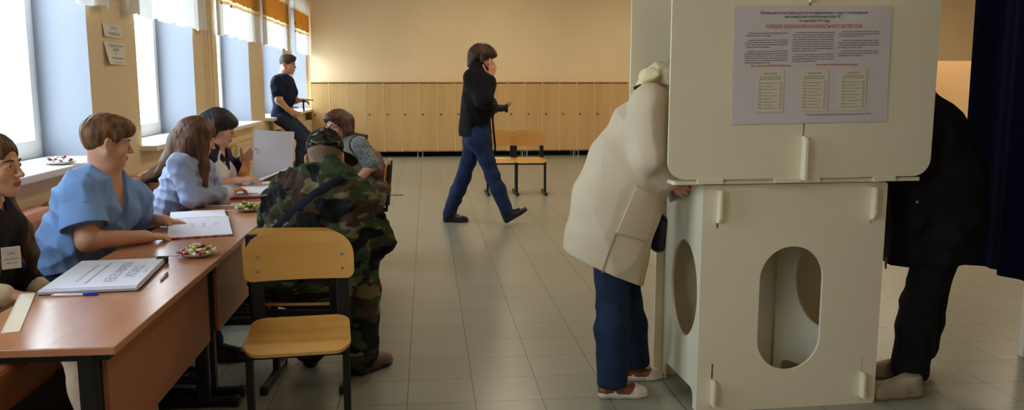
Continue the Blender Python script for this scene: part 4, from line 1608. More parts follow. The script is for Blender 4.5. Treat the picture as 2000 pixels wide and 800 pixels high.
def shoe(parent, heel, d, up, mats, L=0.27, wd=1.0, style='sneaker', label=None):
    """heel: rear bottom point of the sole; d: towards the toe; up: sole normal."""
    d, up = nrm(d), nrm(up)
    up = nrm(up - d * (up @ d))
    lt = np.cross(d, up)
    k = L / 0.27
    P = lambda y, x, z: np.asarray(heel, float) + k * (d * y + lt * x * wd + up * z)
    S = Sdf(0.0045)

    def prims(Q, o, top):
        Q.cap(P(0.042, 0, 0.030), P(0.11, 0, 0.030), 0.034 * k + o, 0.034 * k + o, 0.02)
        Q.cap(P(0.11, 0, 0.028), P(0.195, 0.003, 0.026), 0.034 * k + o, 0.040 * k + o, 0.02, lt, 1.08)
        Q.cap(P(0.195, 0.003, 0.024), P(0.236, 0.0, 0.022), 0.036 * k + o, 0.031 * k + o, 0.02, lt, 1.10)
        if top and style != 'loafer':
            Q.cap(P(0.048, 0, 0.045), P(0.055, 0, 0.085), 0.033 * k, 0.034 * k, 0.02)
            Q.cap(P(0.060, 0, 0.078), P(0.150, 0, 0.048), 0.036 * k, 0.030 * k, 0.03)
        elif top:
            Q.cap(P(0.040, 0, 0.040), P(0.045, 0, 0.062), 0.031 * k, 0.030 * k, 0.02)
    prims(S, 0, True)
    S.cut(P(0, 0, 0.012), -up)
    if style != 'loafer':
        S.cut(P(0.05, 0, 0.098), up)
    regs = []
    if style == 'loafer':
        regs = [(P(0.03, 0, 0.055), V(0.055, 0.055, 0.05), 1), (P(0.135, 0, 0.06), V(0.055, 0.06, 0.045), 1)]
    o = S.build('shoe', mats[0], parent, regs)
    if label:
        o['label'] = label
    S2 = Sdf(0.004)
    prims(S2, 0.004, False)
    S2.cut(P(0, 0, 0.0), -up)
    if style == 'loafer':
        nn = nrm(up + d * 0.10)
        S2.cut(P(0.0, 0, 0.040), nn)
    else:
        S2.cut(P(0, 0, 0.024), up)
    S2.build('sole', mats[1], o)
    if style == 'sneaker':
        mb = MB()
        for j in range(4):
            y = 0.10 + j * 0.022
            z = 0.098 - (y - 0.08) * 0.50
            mb.tube([P(y, -0.024, z - 0.010), P(y + 0.004, 0, z + 0.002), P(y, 0.024, z - 0.010)], 0.0028, 8)
        mb.build('laces', mats[2], o, world=True)
    if style == 'buckle':
        mb = MB()
        c = P(0.165, 0, 0.060)
        mb.tube([c + lt * 0.012 + d * 0.008, c - lt * 0.012 + d * 0.008, c - lt * 0.012 - d * 0.008, c + lt * 0.012 - d * 0.008, c + lt * 0.012 + d * 0.008], 0.0025, 8)
        mb.build('buckle', mats[2], o, world=True)
    return o


def skin(name, c):
    return mat(name, c, 0.5, var=0.05, vscale=14, bump=0.0003, bscale=120, spec=0.35)


def hairmat(name, c, c2):
    return mat(name, c, 0.5, vscale=38, col2=c2, stretch=(1, 1, 0.14), bump=0.004, bscale=70, spec=0.3)


def fabric(name, c, var=0.08, vscale=30, bump=0.0006, bscale=180, rough=0.85, **kw):
    return mat(name, c, rough, var=var, vscale=vscale, bump=bump, bscale=bscale, spec=0.2, **kw)


M_lip = mat('lips', srgb(150, 76, 74), 0.4)
M_skinA = skin('skin_light', srgb(212, 158, 130))
M_skinB = skin('skin_warm', srgb(198, 140, 112))
M_jeans = fabric('blue_denim', srgb(32, 46, 80), 0.25, 12)
M_jeansd = fabric('dark_denim', srgb(34, 48, 84), 0.25, 7)
M_blackcl = fabric('black_cloth', srgb(17, 16, 18), 0.15, 12)
M_soleb = mat('black_rubber', srgb(16, 15, 15), 0.5)
M_shoeb = mat('black_leather', srgb(22, 20, 20), 0.3)


def root_for(name, J, label):
    p = J['pel']
    return empty(name, (p[0], p[1], 0), 0, label, 'person')
# ================================================================ 1. the woman in the blue t-shirt
def p_blue():
    J = dict(pel=V(-1.70, 4.08, 0.50), hipR=V(-1.70, 3.98, 0.49), hipL=V(-1.70, 4.18, 0.49),
             neck=atY(203, 336, 4.05), shR=atY(152, 380, 3.87), shL=atY(262, 388, 4.25),
             elR=atY(172, 470, 3.80), wrR=atY(282, 462, 3.98), elL=atY(262, 432, 4.52), wrL=atY(318, 430, 4.44),
             knR=V(-1.24, 3.93, 0.47), anR=V(-1.22, 3.95, 0.10), knL=V(-1.24, 4.22, 0.47), anL=V(-1.10, 4.26, 0.10))
    root = root_for('person', J, 'seated woman in a loose pale blue t-shirt with short brown hair and purple nails')
    H = Head(atY(210, 275, 4.03), (0.86, 0.50, -0.20), (0.12, 0.0, 1), 0.225)
    S = Sdf(0.0042)
    add_head(S, H, fat=0.006)
    H.E(S, 0, 0.035, -0.100, 0.045, 0.045, 0.03, 0.03)
    S.cap(H.P(0, -0.025, -0.05), J['neck'] - V(0, 0, 0.03), 0.056, 0.066, 0.03)
    add_torso(S, J, 0, True, 1.1, belly=0.02, bust=1.1)
    tips = []
    for sd in 'RL':
        add_arm(S, J, sd, 0.0, 1.12)
    tips += add_hand(S, J['wrR'], atY(335, 462, 4.08) - J['wrR'], (0, -0.15, 1), 'R', 0.95, curls=[(0.15, 0.5, 0.3), (0.2, 0.5, 0.3), (0.3, 0.6, 0.3), (0.4, 0.6, 0.3)])[:4]
    tips += add_hand(S, J['wrL'], atY(380, 438, 4.48) - J['wrL'], (0, 0, 1), 'L', 0.95, curl=(0.10, 0.2, 0.12), spread=0.12)[:4]
    for sd in 'RL':
        add_leg(S, J, sd)
    nails = mat('purple_nail', srgb(62, 28, 92), 0.25)
    S.build('body', [M_skinA, M_lip, nails], root, head_regions(H) + [(t + V(0.004, 0, 0.004), (0.0115,) * 3, 2) for t in tips])
    add_eyes(H, root, mat('brow_brown', srgb(96, 66, 44), 0.7))
    # short layered hair
    hr = Sdf(0.0042)
    H.E(hr, 0, -0.016, 0.044, 0.083, 0.101, 0.086, 0.02)
    H.E(hr, 0, -0.062, 0.020, 0.072, 0.058, 0.084, 0.03)
    H.E(hr, 0, 0.046, 0.080, 0.062, 0.056, 0.044, 0.03)
    H.E(hr, 0.01, 0.082, 0.064, 0.040, 0.026, 0.034, 0.02)
    for s in (-1, 1):
        hr.cap(H.P(s * 0.070, 0.030, 0.045), H.P(s * 0.074, 0.022, -0.005), 0.018, 0.007, 0.02)
    H.E(hr, 0, 0.120, -0.040, 0.075, 0.078, 0.082, 0.012, True)
    for s in (-1, 1):
        H.E(hr, s * 0.085, 0.012, -0.040, 0.034, 0.042, 0.045, 0.012, True)
    H.E(hr, 0, -0.060, -0.110, 0.090, 0.080, 0.050, 0.02, True)
    hr.fold(0.0012, H.r * 260 + H.u * 45, 0.3, 2.6).fold(0.0012, H.f * 210 + H.r * 120, 1.2, 2.5).wrinkle(0.003, 45, 4, 5)
    hr.build('hair', hairmat('short_brown_hair', srgb(74, 48, 30), srgb(128, 92, 58)), root)
    lat, fw, up = torso_frame(J)
    T = Sdf(0.005)
    add_torso(T, J, 0.022, True, 1.1, 0.06, belly=0.035, neck=False, bust=1.1)
    for sd in 'RL':
        add_arm(T, J, sd, 0.022, 1.12, 0.05, 0.2, 0.01)
    nk = J['neck']
    # V neckline
    T.cap(nk + fw * 0.03 + up * 0.06, nk + fw * 0.115 - up * 0.155, 0.085, 0.012, 0.012, sub=True)
    T.cap(nk + fw * 0.06 + up * 0.03, nk + fw * 0.17 - up * 0.17, 0.055, 0.020, 0.01, sub=True)
    for sd in 'RL':
        T.cap(J['neck'] - fw * 0.02 - up * 0.015, J['sh' + sd], 0.058, 0.062, 0.04)
    T.cut(J['pel'] + V(0, 0, 0.045), (0.15, 0, -1))
    qR = J['shR'] + (J['elR'] - J['shR']) * 0.70
    T.wrinkle(0.0045, 60, 6, 3).fold(0.0045, V(30, 30, 54), 0.4, 1.6)
    M_jer = fabric('pale_blue_jersey', srgb(124, 160, 214), 0.05, 12)
    ts = T.build('t_shirt', M_jer, root)
    sleeve(J, 'R', 0.72, 0.080, 0.112, ts, M_jer, 0.0045, 4)
    sleeve(J, 'L', 0.70, 0.078, 0.100, ts, M_jer, 0.005, 5)
    Tr = Sdf(0.007)
    for sd in 'RL':
        add_leg(Tr, J, sd, 0.012, 1.12)
    Tr.cap(J['hipR'], J['hipL'], 0.130, 0.130, 0.05)
    Tr.cap(J['pel'] - V(0, 0, 0.02), J['pel'] + V(0, 0, 0.08), 0.122, 0.114, 0.05, nrm(J['hipR'] - J['hipL']), 1.5)
    Tr.wrinkle(0.004, 40, 5, 6)
    Tr.build('jeans', M_jeansd, root)
    for sd in 'RL':
        an = J['an' + sd]
        hl = an - V(0.05, 0, 0); hl[2] = 0.0
        shoe(root, hl, (1, -0.03, 0), (0, 0, 1), [[M_shoeb], M_soleb, M_steel], 0.25, 1.0, 'buckle')
    ch = MB()
    pts = [nk + lat * 0.055 + up * 0.03, nk + fw * 0.06 + lat * 0.035 - up * 0.02, nk + fw * 0.105 - up * 0.09, nk + fw * 0.06 - lat * 0.035 - up * 0.02, nk - lat * 0.055 + up * 0.03]
    ch.tube(pts, 0.0016, 6)
    ch.ball(nk + fw * 0.112 - up * 0.098, 0.006)
    ch.build('necklace', mat('gold', srgb(200, 160, 90), 0.3, metal=1.0), root, world=True)


# ================================================================ 2. the woman at the left edge
def p_left():
    c = V(-1.70, 3.22, 0.0)
    J = dict(pel=V(-1.75, 3.25, 0.50), hipR=V(-1.75, 3.15, 0.49), hipL=V(-1.75, 3.35, 0.49), neck=V(-1.665, 3.25, 1.01),
             shR=V(-1.70, 3.06, 0.955), shL=V(-1.70, 3.44, 0.955), elR=V(-1.72, 2.97, 0.70), wrR=V(-1.49, 3.06, 0.655), elL=V(-1.72, 3.50, 0.70), wrL=V(-1.50, 3.36, 0.60),
             knR=V(-1.22, 2.98, 0.50), anR=V(-1.045, 2.80, 0.10), knL=V(-1.28, 3.36, 0.48), anL=V(-1.16, 3.34, 0.10))
    root = root_for('person', J, 'smiling woman in black with long brown hair and a name badge at the left edge')
    H = Head(atY(-14, 322, 3.27), (0.985, -0.16, -0.02), (-0.05, 0, 1), 0.225)
    S = Sdf(0.0038)
    add_head(S, H)
    S.cap(H.P(0, -0.025, -0.05), J['neck'] - V(0, 0, 0.03), 0.050, 0.056, 0.03)
    add_torso(S, J, 0, True)
    for sd in 'RL':
        add_arm(S, J, sd)
    add_hand(S, J['wrR'], (0.9, 0.3, -0.2), (0.2, 0, 1), 'R', 0.92)
    add_hand(S, J['wrL'], (0.9, -0.4, -0.15), (0.2, 0, 1), 'L', 0.92)
    for sd in 'RL':
        add_leg(S, J, sd)
    S.build('body', [M_skinA, M_lip], root, head_regions(H))
    add_eyes(H, root, mat('brow_dark', srgb(58, 42, 36), 0.7))
    hr = Sdf(0.0045)
    H.E(hr, 0, -0.016, 0.042, 0.083, 0.106, 0.088, 0.02)
    H.E(hr, 0, 0.118, -0.032, 0.066, 0.085, 0.094, 0.010, True)
    for s in (-1, 1):
        hr.chain([H.P(s * 0.066, -0.005, 0.03), H.P(s * 0.072, -0.012, -0.06), H.P(s * 0.085, -0.03, -0.15), H.P(s * 0.11, 0.02, -0.26), H.P(s * 0.115, 0.05, -0.36), H.P(s * 0.11, 0.055, -0.44)],
                 [0.030, 0.034, 0.036, 0.034, 0.028, 0.012], 0.02)
    hr.chain([H.P(0, -0.08, 0.02), H.P(0, -0.095, -0.10), H.P(0, -0.11, -0.24), H.P(0, -0.10, -0.36)], [0.06, 0.058, 0.05, 0.02], 0.03, H.r, 1.5)
    hr.fold(0.0011, H.r * 260 + H.u * 10, 0, 1.2).fold(0.0010, H.f * 230 + H.u * 12, 1, 1.2)
    hr.build('hair', hairmat('long_brown_hair', srgb(60, 42, 30), srgb(112, 82, 56)), root)
    T = Sdf(0.006)
    add_torso(T, J, 0.020, True, 1.04, neck=False)
    for sd in 'RL':
        add_arm(T, J, sd, 0.016, 1.0, 0.04, 0.9, 0.004)
    lat, fw, up = torso_frame(J)
    nk = J['neck']
    T.cap(nk + up * 0.06, nk + fw * 0.11 - up * 0.12, 0.072, 0.02, 0.012, sub=True)
    T.wrinkle(0.006, 36, 5, 8)
    T.cut(J['pel'] - V(0, 0, 0.06), (0, 0, -1))
    T.build('cardigan', fabric('black_knit', srgb(30, 24, 28), 0.3, 60), root)
    C = Sdf(0.0045)
    C.cap(nk - up * 0.045, nk + up * 0.012, 0.078, 0.062, 0.02)
    for s in (-1, 1):
        C.cap(nk + fw * 0.055 + lat * s * 0.03, nk + fw * 0.095 + lat * s * 0.045 - up * 0.06, 0.026, 0.014, 0.015)
    C.cap(nk - up * 0.06, nk + fw * 0.10 - up * 0.12, 0.05, 0.04, 0.03)
    C.cap(nk + up * 0.06, nk + fw * 0.06 + up * 0.02, 0.052, 0.03, 0.01, sub=True)
    C.build('shirt_collar', fabric('cream_cotton', srgb(226, 214, 196), 0.04), root)
    for sd in 'RL':
        q = J['el' + sd] + (J['wr' + sd] - J['el' + sd]) * 0.82
        Sdf(0.004).cap(q, J['wr' + sd] - nrm(J['wr' + sd] - J['el' + sd]) * 0.008, 0.042, 0.040, 0.01).build('cuff', fabric('beige_cuff', srgb(210, 192, 164), 0.06), root)
    B = nk + fw * 0.175 - up * 0.215 - lat * -0.05
    bm_ = frame(atY(23, 503, 3.12), nrm(_rt + fw * 0.0), nrm(V(0, 0, 1) + 0.12 * _rt), -nrm(np.cross(nrm(_rt), V(0, 0, 1))) * 1.0)
    chest_pt = J['pel'] + (nk - J['pel']) * 0.66 + lat * 0.10 + fw * 0.172
    nb = nrm(fw * 0.55 + lat * 0.85)
    xb = nrm(np.cross(V(0, 0, 1), nb))
    zb_ = np.cross(nb, xb)
    bM = frame(atY(22, 503, 3.085), xb, zb_, nb)
    b = MB().box(-0.030, 0.030, -0.040, 0.040, -0.002, 0.002, 0.001, M=bM).build('name_badge', mat('badge_card', srgb(206, 196, 188), 0.4), root, world=True)
    mb = MB()
    text_lines([('УИК', 0, 0.012, 0.013, 'CENTER', 0.026), ('член комиссии', 0, -0.006, 0.009, 'CENTER', 0.046), ('№ 418', 0, -0.022, 0.009, 'CENTER', 0.03)], bM @ Matrix.Translation((0, 0, 0.0024)), mb)
    mb.build('printed_text', M_ink, b, world=True)
    Tr = Sdf(0.007)
    for sd in 'RL':
        add_leg(Tr, J, sd, 0.010, 0.98, wide_end=0.025)
    Tr.cap(J['hipR'], J['hipL'], 0.130, 0.130, 0.05)
    Tr.cap(J['pel'] - V(0, 0, 0.02), J['pel'] + V(0, 0, 0.08), 0.122, 0.114, 0.05, nrm(J['hipR'] - J['hipL']), 1.5)
    Tr.wrinkle(0.004, 40, 5, 6)
    Tr.build('trousers', fabric('beige_trousers', srgb(190, 166, 142), 0.06), root)
    for sd in 'RL':
        an = J['an' + sd]
        hl = an - V(0.05, 0, 0); hl[2] = 0.0
        shoe(root, hl, (1, 0, 0), (0, 0, 1), [[M_shoeb], M_soleb, M_steel], 0.25, 1.0, 'buckle')


# ================================================================ 3. the long haired woman in the pale blue blazer
def p_blazer():
    J = dict(pel=V(-1.64, 5.22, 0.50), hipR=V(-1.64, 5.12, 0.49), hipL=V(-1.64, 5.32, 0.49), neck=atY(381, 302, 5.22),
             shR=atY(350, 322, 5.02), shL=atY(398, 330, 5.42), elR=atY(372, 386, 5.02), wrR=atY(448, 375, 5.36), elL=atY(425, 382, 5.75), wrL=atY(462, 364, 5.92),
             knR=V(-1.26, 5.10, 0.48), anR=V(-1.22, 5.1, 0.10), knL=V(-1.26, 5.36, 0.48), anL=V(-1.22, 5.36, 0.10))
    root = root_for('person', J, 'seated woman in a pale blue blazer with long straight brown hair')
    H = Head(atY(387, 268, 5.23), (0.80, 0.52, -0.36), (0.2, 0.1, 1), 0.225)
    S = Sdf(0.005)
    add_head(S, H)
    S.cap(H.P(0, -0.025, -0.05), J['neck'] - V(0, 0, 0.03), 0.048, 0.055, 0.03)
    add_torso(S, J, 0, True, 0.95)
    for sd in 'RL':
        add_arm(S, J, sd, 0, 0.95)
    add_hand(S, J['wrR'], atY(505, 352, 5.62) - J['wrR'], (-0.25, -0.3, 1), 'R', 0.95, curls=[(0.2, 0.3, 0.2), (0.35, 0.4, 0.3), (0.45, 0.5, 0.3), (0.5, 0.5, 0.3)], spread=0.16)
    add_hand(S, J['wrL'], (0.85, -0.1, -0.1), (0, 0, 1), 'L', 0.95)
    for sd in 'RL':
        add_leg(S, J, sd)
    S.build('body', [M_skinA, M_lip], root, head_regions(H))
    add_eyes(H, root)
    hr = Sdf(0.0048)
    H.E(hr, 0, -0.016, 0.040, 0.085, 0.108, 0.090, 0.02)
    H.E(hr, 0, 0.115, -0.035, 0.052, 0.075, 0.088, 0.010, True)
    down = V(-0.05, 0, -1)
    back = V(-0.42, -0.05, -1)
    # right side curtain of hair (towards the camera) and the back fall
    hr.chain([H.P(0.066, 0.0, 0.04), H.P(0.078, 0.008, -0.05), H.P(0.078, 0.01, -0.05) + nrm(V(0.02, -0.12, -1)) * 0.12, H.P(0.078, 0.01, -0.05) + nrm(V(0.1, -0.16, -1)) * 0.235], [0.036, 0.042, 0.040, 0.014], 0.03)
    hr.chain([H.P(0.058, -0.055, 0.03), H.P(0.060, -0.065, -0.06), H.P(0.060, -0.065, -0.06) + nrm(V(-0.30, -0.22, -1)) * 0.12, H.P(0.060, -0.065, -0.06) + nrm(V(-0.62, -0.22, -1)) * 0.22], [0.045, 0.050, 0.046, 0.014], 0.04)
    hr.chain([H.P(0.0, -0.085, 0.02), H.P(0.0, -0.10, -0.06), H.P(0.0, -0.10, -0.06) + nrm(V(-0.5, 0.0, -1)) * 0.13, H.P(0.0, -0.10, -0.06) + nrm(V(-0.75, 0.0, -1)) * 0.235], [0.055, 0.060, 0.052, 0.014], 0.04)
    hr.chain([H.P(-0.068, -0.01, 0.04), H.P(-0.075, 0.0, -0.06), H.P(-0.078, 0.01, -0.05) + nrm(V(0.1, 0.1, -1)) * 0.20], [0.036, 0.038, 0.014], 0.03)
    hr.fold(0.0007, V(210, 140, 12), 0, 1.4).fold(0.0007, V(120, -230, 20), 1, 1.2)
    hr.build('hair', hairmat('straight_brown_hair', srgb(58, 36, 26), srgb(108, 70, 46)), root)
    lat, fw, up = torso_frame(J)
    nk = J['neck']
    T = Sdf(0.0055)
    add_torso(T, J, 0.014, True, 0.94, neck=False)
    for sd in 'RL':
        add_arm(T, J, sd, 0.014, 1.0, 0.025, 0.86, 0.010)
    T.cap(nk + up * 0.05 + fw * 0.02, nk + fw * 0.13 - up * 0.20, 0.062, 0.03, 0.012, sub=True)
    T.cut(J['pel'] - V(0, 0, 0.02), (0, 0, -1))
    T.wrinkle(0.0055, 70, 5, 5).fold(0.0045, V(20, 40, 92), 0.6, 1.8)
    M_blz = fabric('pale_blue_blazer_cloth', srgb(150, 162, 194), 0.06, 40)
    bz = T.build('blazer', M_blz, root)
    for s in (-1, 1):
        Sdf(0.0045).chain([nk + lat * s * 0.065 + up * 0.02 - fw * 0.02, nk + lat * s * 0.070 + fw * 0.07 - up * 0.05, nk + lat * s * 0.05 + fw * 0.15 - up * 0.16, nk + lat * s * 0.02 + fw * 0.165 - up * 0.26], [0.012, 0.022, 0.024, 0.010], 0.015).build('lapel', M_blz, bz)
    for sd in 'RL':
        e, w_ = J['el' + sd], J['wr' + sd]
        d = nrm(w_ - e)
        Sdf(0.0045).cap(w_ - d * 0.085, w_ - d * 0.02, 0.048, 0.043, 0.01).wrinkle(0.002, 90, 4, 3).build('shirt_cuff', fabric('striped_cuff', srgb(214, 216, 228), 0.08, 60), root)
    Sdf(0.005).cap(nk - up * 0.03, nk + fw * 0.13 - up * 0.2, 0.055, 0.05, 0.03).build('blouse', fabric('white_blouse', srgb(222, 222, 226), 0.04), root)
    mb = MB()
    mb.tube([J['wrR'] + 0.034 * (V(0, 0, 1) * math.cos(t) + nrm(np.cross(J['wrR'] - J['elR'], V(0, 0, 1))) * math.sin(t)) for t in np.linspace(0, 2 * PI, 17)], 0.005, 8)
    mb.build('bracelet', M_black, root, world=True)
    Tr = Sdf(0.008)
    for sd in 'RL':
        add_leg(Tr, J, sd, 0.012)
    Tr.cap(J['hipR'], J['hipL'], 0.130, 0.130, 0.05)
    Tr.cap(J['pel'] - V(0, 0, 0.02), J['pel'] + V(0, 0, 0.08), 0.122, 0.114, 0.05, nrm(J['hipR'] - J['hipL']), 1.5)
    Tr.build('trousers', M_blackcl, root)
    for sd in 'RL':
        hl = J['an' + sd] - V(0.05, 0, 0); hl[2] = 0.0
        shoe(root, hl, (1, 0, 0), (0, 0, 1), [[M_shoeb], M_soleb, M_steel], 0.25, 1.0, 'buckle')


# ================================================================ 4. the dark haired woman holding the large sheet
def p_navy():
    J = dict(pel=V(-1.70, 5.98, 0.50), hipR=V(-1.70, 5.88, 0.49), hipL=V(-1.70, 6.08, 0.49), neck=atY(418, 285, 5.98),
             shR=atY(398, 306, 5.82), shL=atY(432, 306, 6.16), elR=atY(412, 362, 5.80), wrR=atY(462, 353, 5.88), elL=atY(452, 338, 6.34), wrL=atY(478, 312, 6.14),
             knR=V(-1.26, 5.86, 0.48), anR=V(-1.22, 5.86, 0.10), knL=V(-1.26, 6.1, 0.48), anL=V(-1.22, 6.1, 0.10))
    root = root_for('person', J, 'dark haired woman in white top and navy cardigan raising a large sheet of paper')
    H = Head(atY(428, 249, 5.98), (0.95, 0.10, -0.26), (0.2, 0, 1), 0.232)
    S = Sdf(0.005)
    add_head(S, H)
    S.cap(H.P(0, -0.025, -0.05), J['neck'] - V(0, 0, 0.03), 0.048, 0.055, 0.03)
    add_torso(S, J, 0, True, 1.0, bust=1.15)
    for sd in 'RL':
        add_arm(S, J, sd, 0, 0.95)
    add_hand(S, J['wrR'], atY(492, 348, 5.92) - J['wrR'], (0, -0.2, 1), 'R', 0.95, curl=(0.25, 0.35, 0.2))
    add_hand(S, J['wrL'], atY(502, 290, 6.08) - J['wrL'], (-0.1, 1.0, 0.3), 'L', 0.95, curl=(0.25, 0.4, 0.3), spread=0.14)
    for sd in 'RL':
        add_leg(S, J, sd)
    S.build('body', [M_skinA, M_lip], root, head_regions(H))
    add_eyes(H, root, M_ink, (0, 1, -0.3))
    hr = Sdf(0.005)
    H.E(hr, 0, -0.014, 0.046, 0.092, 0.114, 0.092, 0.02)
    H.E(hr, 0, 0.072, 0.055, 0.070, 0.045, 0.036, 0.03)
    hr.chain([H.P(0.075, -0.02, 0.03), H.P(0.080, -0.03, -0.04), H.P(0.068, -0.045, -0.085)], [0.03, 0.03, 0.012], 0.03)
    hr.chain([H.P(-0.075, -0.02, 0.03), H.P(-0.080, -0.03, -0.04), H.P(-0.068, -0.045, -0.085)], [0.03, 0.03, 0.012], 0.03)
    hr.chain([H.P(0, -0.09, 0.02), H.P(0, -0.095, -0.07)], [0.06, 0.035], 0.04, H.r, 1.4)
    H.E(hr, 0, 0.130, -0.055, 0.070, 0.080, 0.085, 0.010, True)
    hr.fold(0.0010, V(230, 160, 10), 0, 1.4)
    hr.build('hair', hairmat('dark_bob_hair', srgb(26, 20, 20), srgb(48, 36, 32)), root)
    lat, fw, up = torso_frame(J)
    nk = J['neck']
    T = Sdf(0.0055)
    add_torso(T, J, 0.016, True, 1.0, neck=False, bust=1.35)
    T.cap(nk + up * 0.05 + fw * 0.02, nk + fw * 0.11 - up * 0.06, 0.062, 0.03, 0.012, sub=True)
    T.cut(J['pel'] - V(0, 0, 0.02), (0, 0, -1))
    T.wrinkle(0.004, 44, 5, 7)
    T.build('white_top', fabric('white_jersey', srgb(214, 210, 210), 0.04), root)
    K = Sdf(0.0055)
    add_torso(K, J, 0.024, True, 1.03, neck=False, bust=1.1)
    for sd in 'RL':
        add_arm(K, J, sd, 0.018, 1.0, 0.04, 0.9, 0.006)
    K.chain([nk + fw * 0.09 + up * 0.02 + lat * 0.02, nk + fw * 0.20 - up * 0.16 + lat * 0.05, J['pel'] + fw * 0.24 + up * 0.05 + lat * 0.05], [0.05, 0.18, 0.19], 0.02)
    K.ops[-1] = K.ops[-1][:8] + (True,)
    K.ops[-2] = K.ops[-2][:8] + (True,)
    K.cap(nk + up * 0.06, nk - up * 0.02 + fw * 0.03, 0.07, 0.05, 0.01, sub=True)
    K.cut(J['pel'] - V(0, 0, 0.03), (0, 0, -1))
    K.wrinkle(0.005, 44, 5, 9)
    M_nav = fabric('navy_knit', srgb(30, 30, 58), 0.15)
    kc = K.build('cardigan', M_nav, root)
    Sdf(0.0045).chain([nk + lat * 0.055 + fw * 0.02, nk + lat * 0.055 + fw * 0.09 - up * 0.05, nk + fw * 0.13 - up * 0.10, nk - lat * 0.055 + fw * 0.09 - up * 0.05, nk - lat * 0.055 + fw * 0.02], [0.022, 0.026, 0.030, 0.026, 0.022], 0.02).build('scarf', M_nav, root)
    mb = MB()
    pts = [nk + lat * 0.06, nk + lat * 0.055 + fw * 0.13 - up * 0.06, nk + lat * 0.03 + fw * 0.185 - up * 0.16, nk + fw * 0.20 - up * 0.27]
    pts2 = [nk - lat * 0.06, nk - lat * 0.055 + fw * 0.13 - up * 0.06, nk - lat * 0.03 + fw * 0.185 - up * 0.16, nk + fw * 0.20 - up * 0.27]
    mb.tube(pts, 0.005, 6).tube(pts2, 0.005, 6)
    mb.build('badge_lanyard', mat('lanyard', srgb(206, 206, 214), 0.6), root, world=True)
    Tr = Sdf(0.008)
    for sd in 'RL':
        add_leg(Tr, J, sd, 0.012)
    Tr.cap(J['hipR'], J['hipL'], 0.130, 0.130, 0.05)
    Tr.cap(J['pel'] - V(0, 0, 0.02), J['pel'] + V(0, 0, 0.08), 0.122, 0.114, 0.05, nrm(J['hipR'] - J['hipL']), 1.5)
    Tr.build('trousers', M_blackcl, root)
    for sd in 'RL':
        hl = J['an' + sd] - V(0.05, 0, 0); hl[2] = 0.0
        shoe(root, hl, (1, 0, 0), (0, 0, 1), [[M_shoeb], M_soleb, M_steel], 0.25, 1.0, 'buckle')


# ================================================================ 5. the man in camouflage
def camo_mat(name, sc, cols):
    m = bpy.data.materials.new(name)
    m.use_nodes = True
    nt = m.node_tree
    p = nt.nodes['Principled BSDF']
    p.inputs['Roughness'].default_value = 0.9
    p.inputs['Specular IOR Level'].default_value = 0.15
    tc = nt.nodes.new('ShaderNodeTexCoord')
    prev = None
    for i, (c, thr, off) in enumerate(cols):
        if prev is None:
            prev = nt.nodes.new('ShaderNodeRGB')
            prev.outputs[0].default_value = c
            prev = prev.outputs[0]
            continue
        mp = nt.nodes.new('ShaderNodeMapping')
        mp.inputs['Location'].default_value = off
        mp.inputs['Scale'].default_value = (sc, sc, sc * 2.1)
        nz = nt.nodes.new('ShaderNodeTexNoise')
        nz.inputs['Scale'].default_value = 1.0
        nz.inputs['Detail'].default_value = 2.0
        nz.inputs['Distortion'].default_value = 0.6
        nt.links.new(tc.outputs['Object'], mp.inputs[0])
        nt.links.new(mp.outputs[0], nz.inputs['Vector'])
        g = nt.nodes.new('ShaderNodeMapRange')
        g.inputs['From Min'].default_value = thr - 0.008
        g.inputs['From Max'].default_value = thr + 0.008
        nt.links.new(nz.outputs[0], g.inputs['Value'])
        mx = nt.nodes.new('ShaderNodeMix')
        mx.data_type = 'RGBA'
        mx.inputs['B'].default_value = c
        nt.links.new(g.outputs[0], mx.inputs['Factor'])
        nt.links.new(prev, mx.inputs['A'])
        prev = mx.outputs['Result']
    nt.links.new(prev, p.inputs['Base Color'])
    nb = nt.nodes.new('ShaderNodeTexNoise')
    nb.inputs['Scale'].default_value = 160
    bp = nt.nodes.new('ShaderNodeBump')
    bp.inputs['Distance'].default_value = 0.0006
    nt.links.new(tc.outputs['Object'], nb.inputs['Vector'])
    nt.links.new(nb.outputs[0], bp.inputs['Height'])
    nt.links.new(bp.outputs[0], p.inputs['Normal'])
    return m


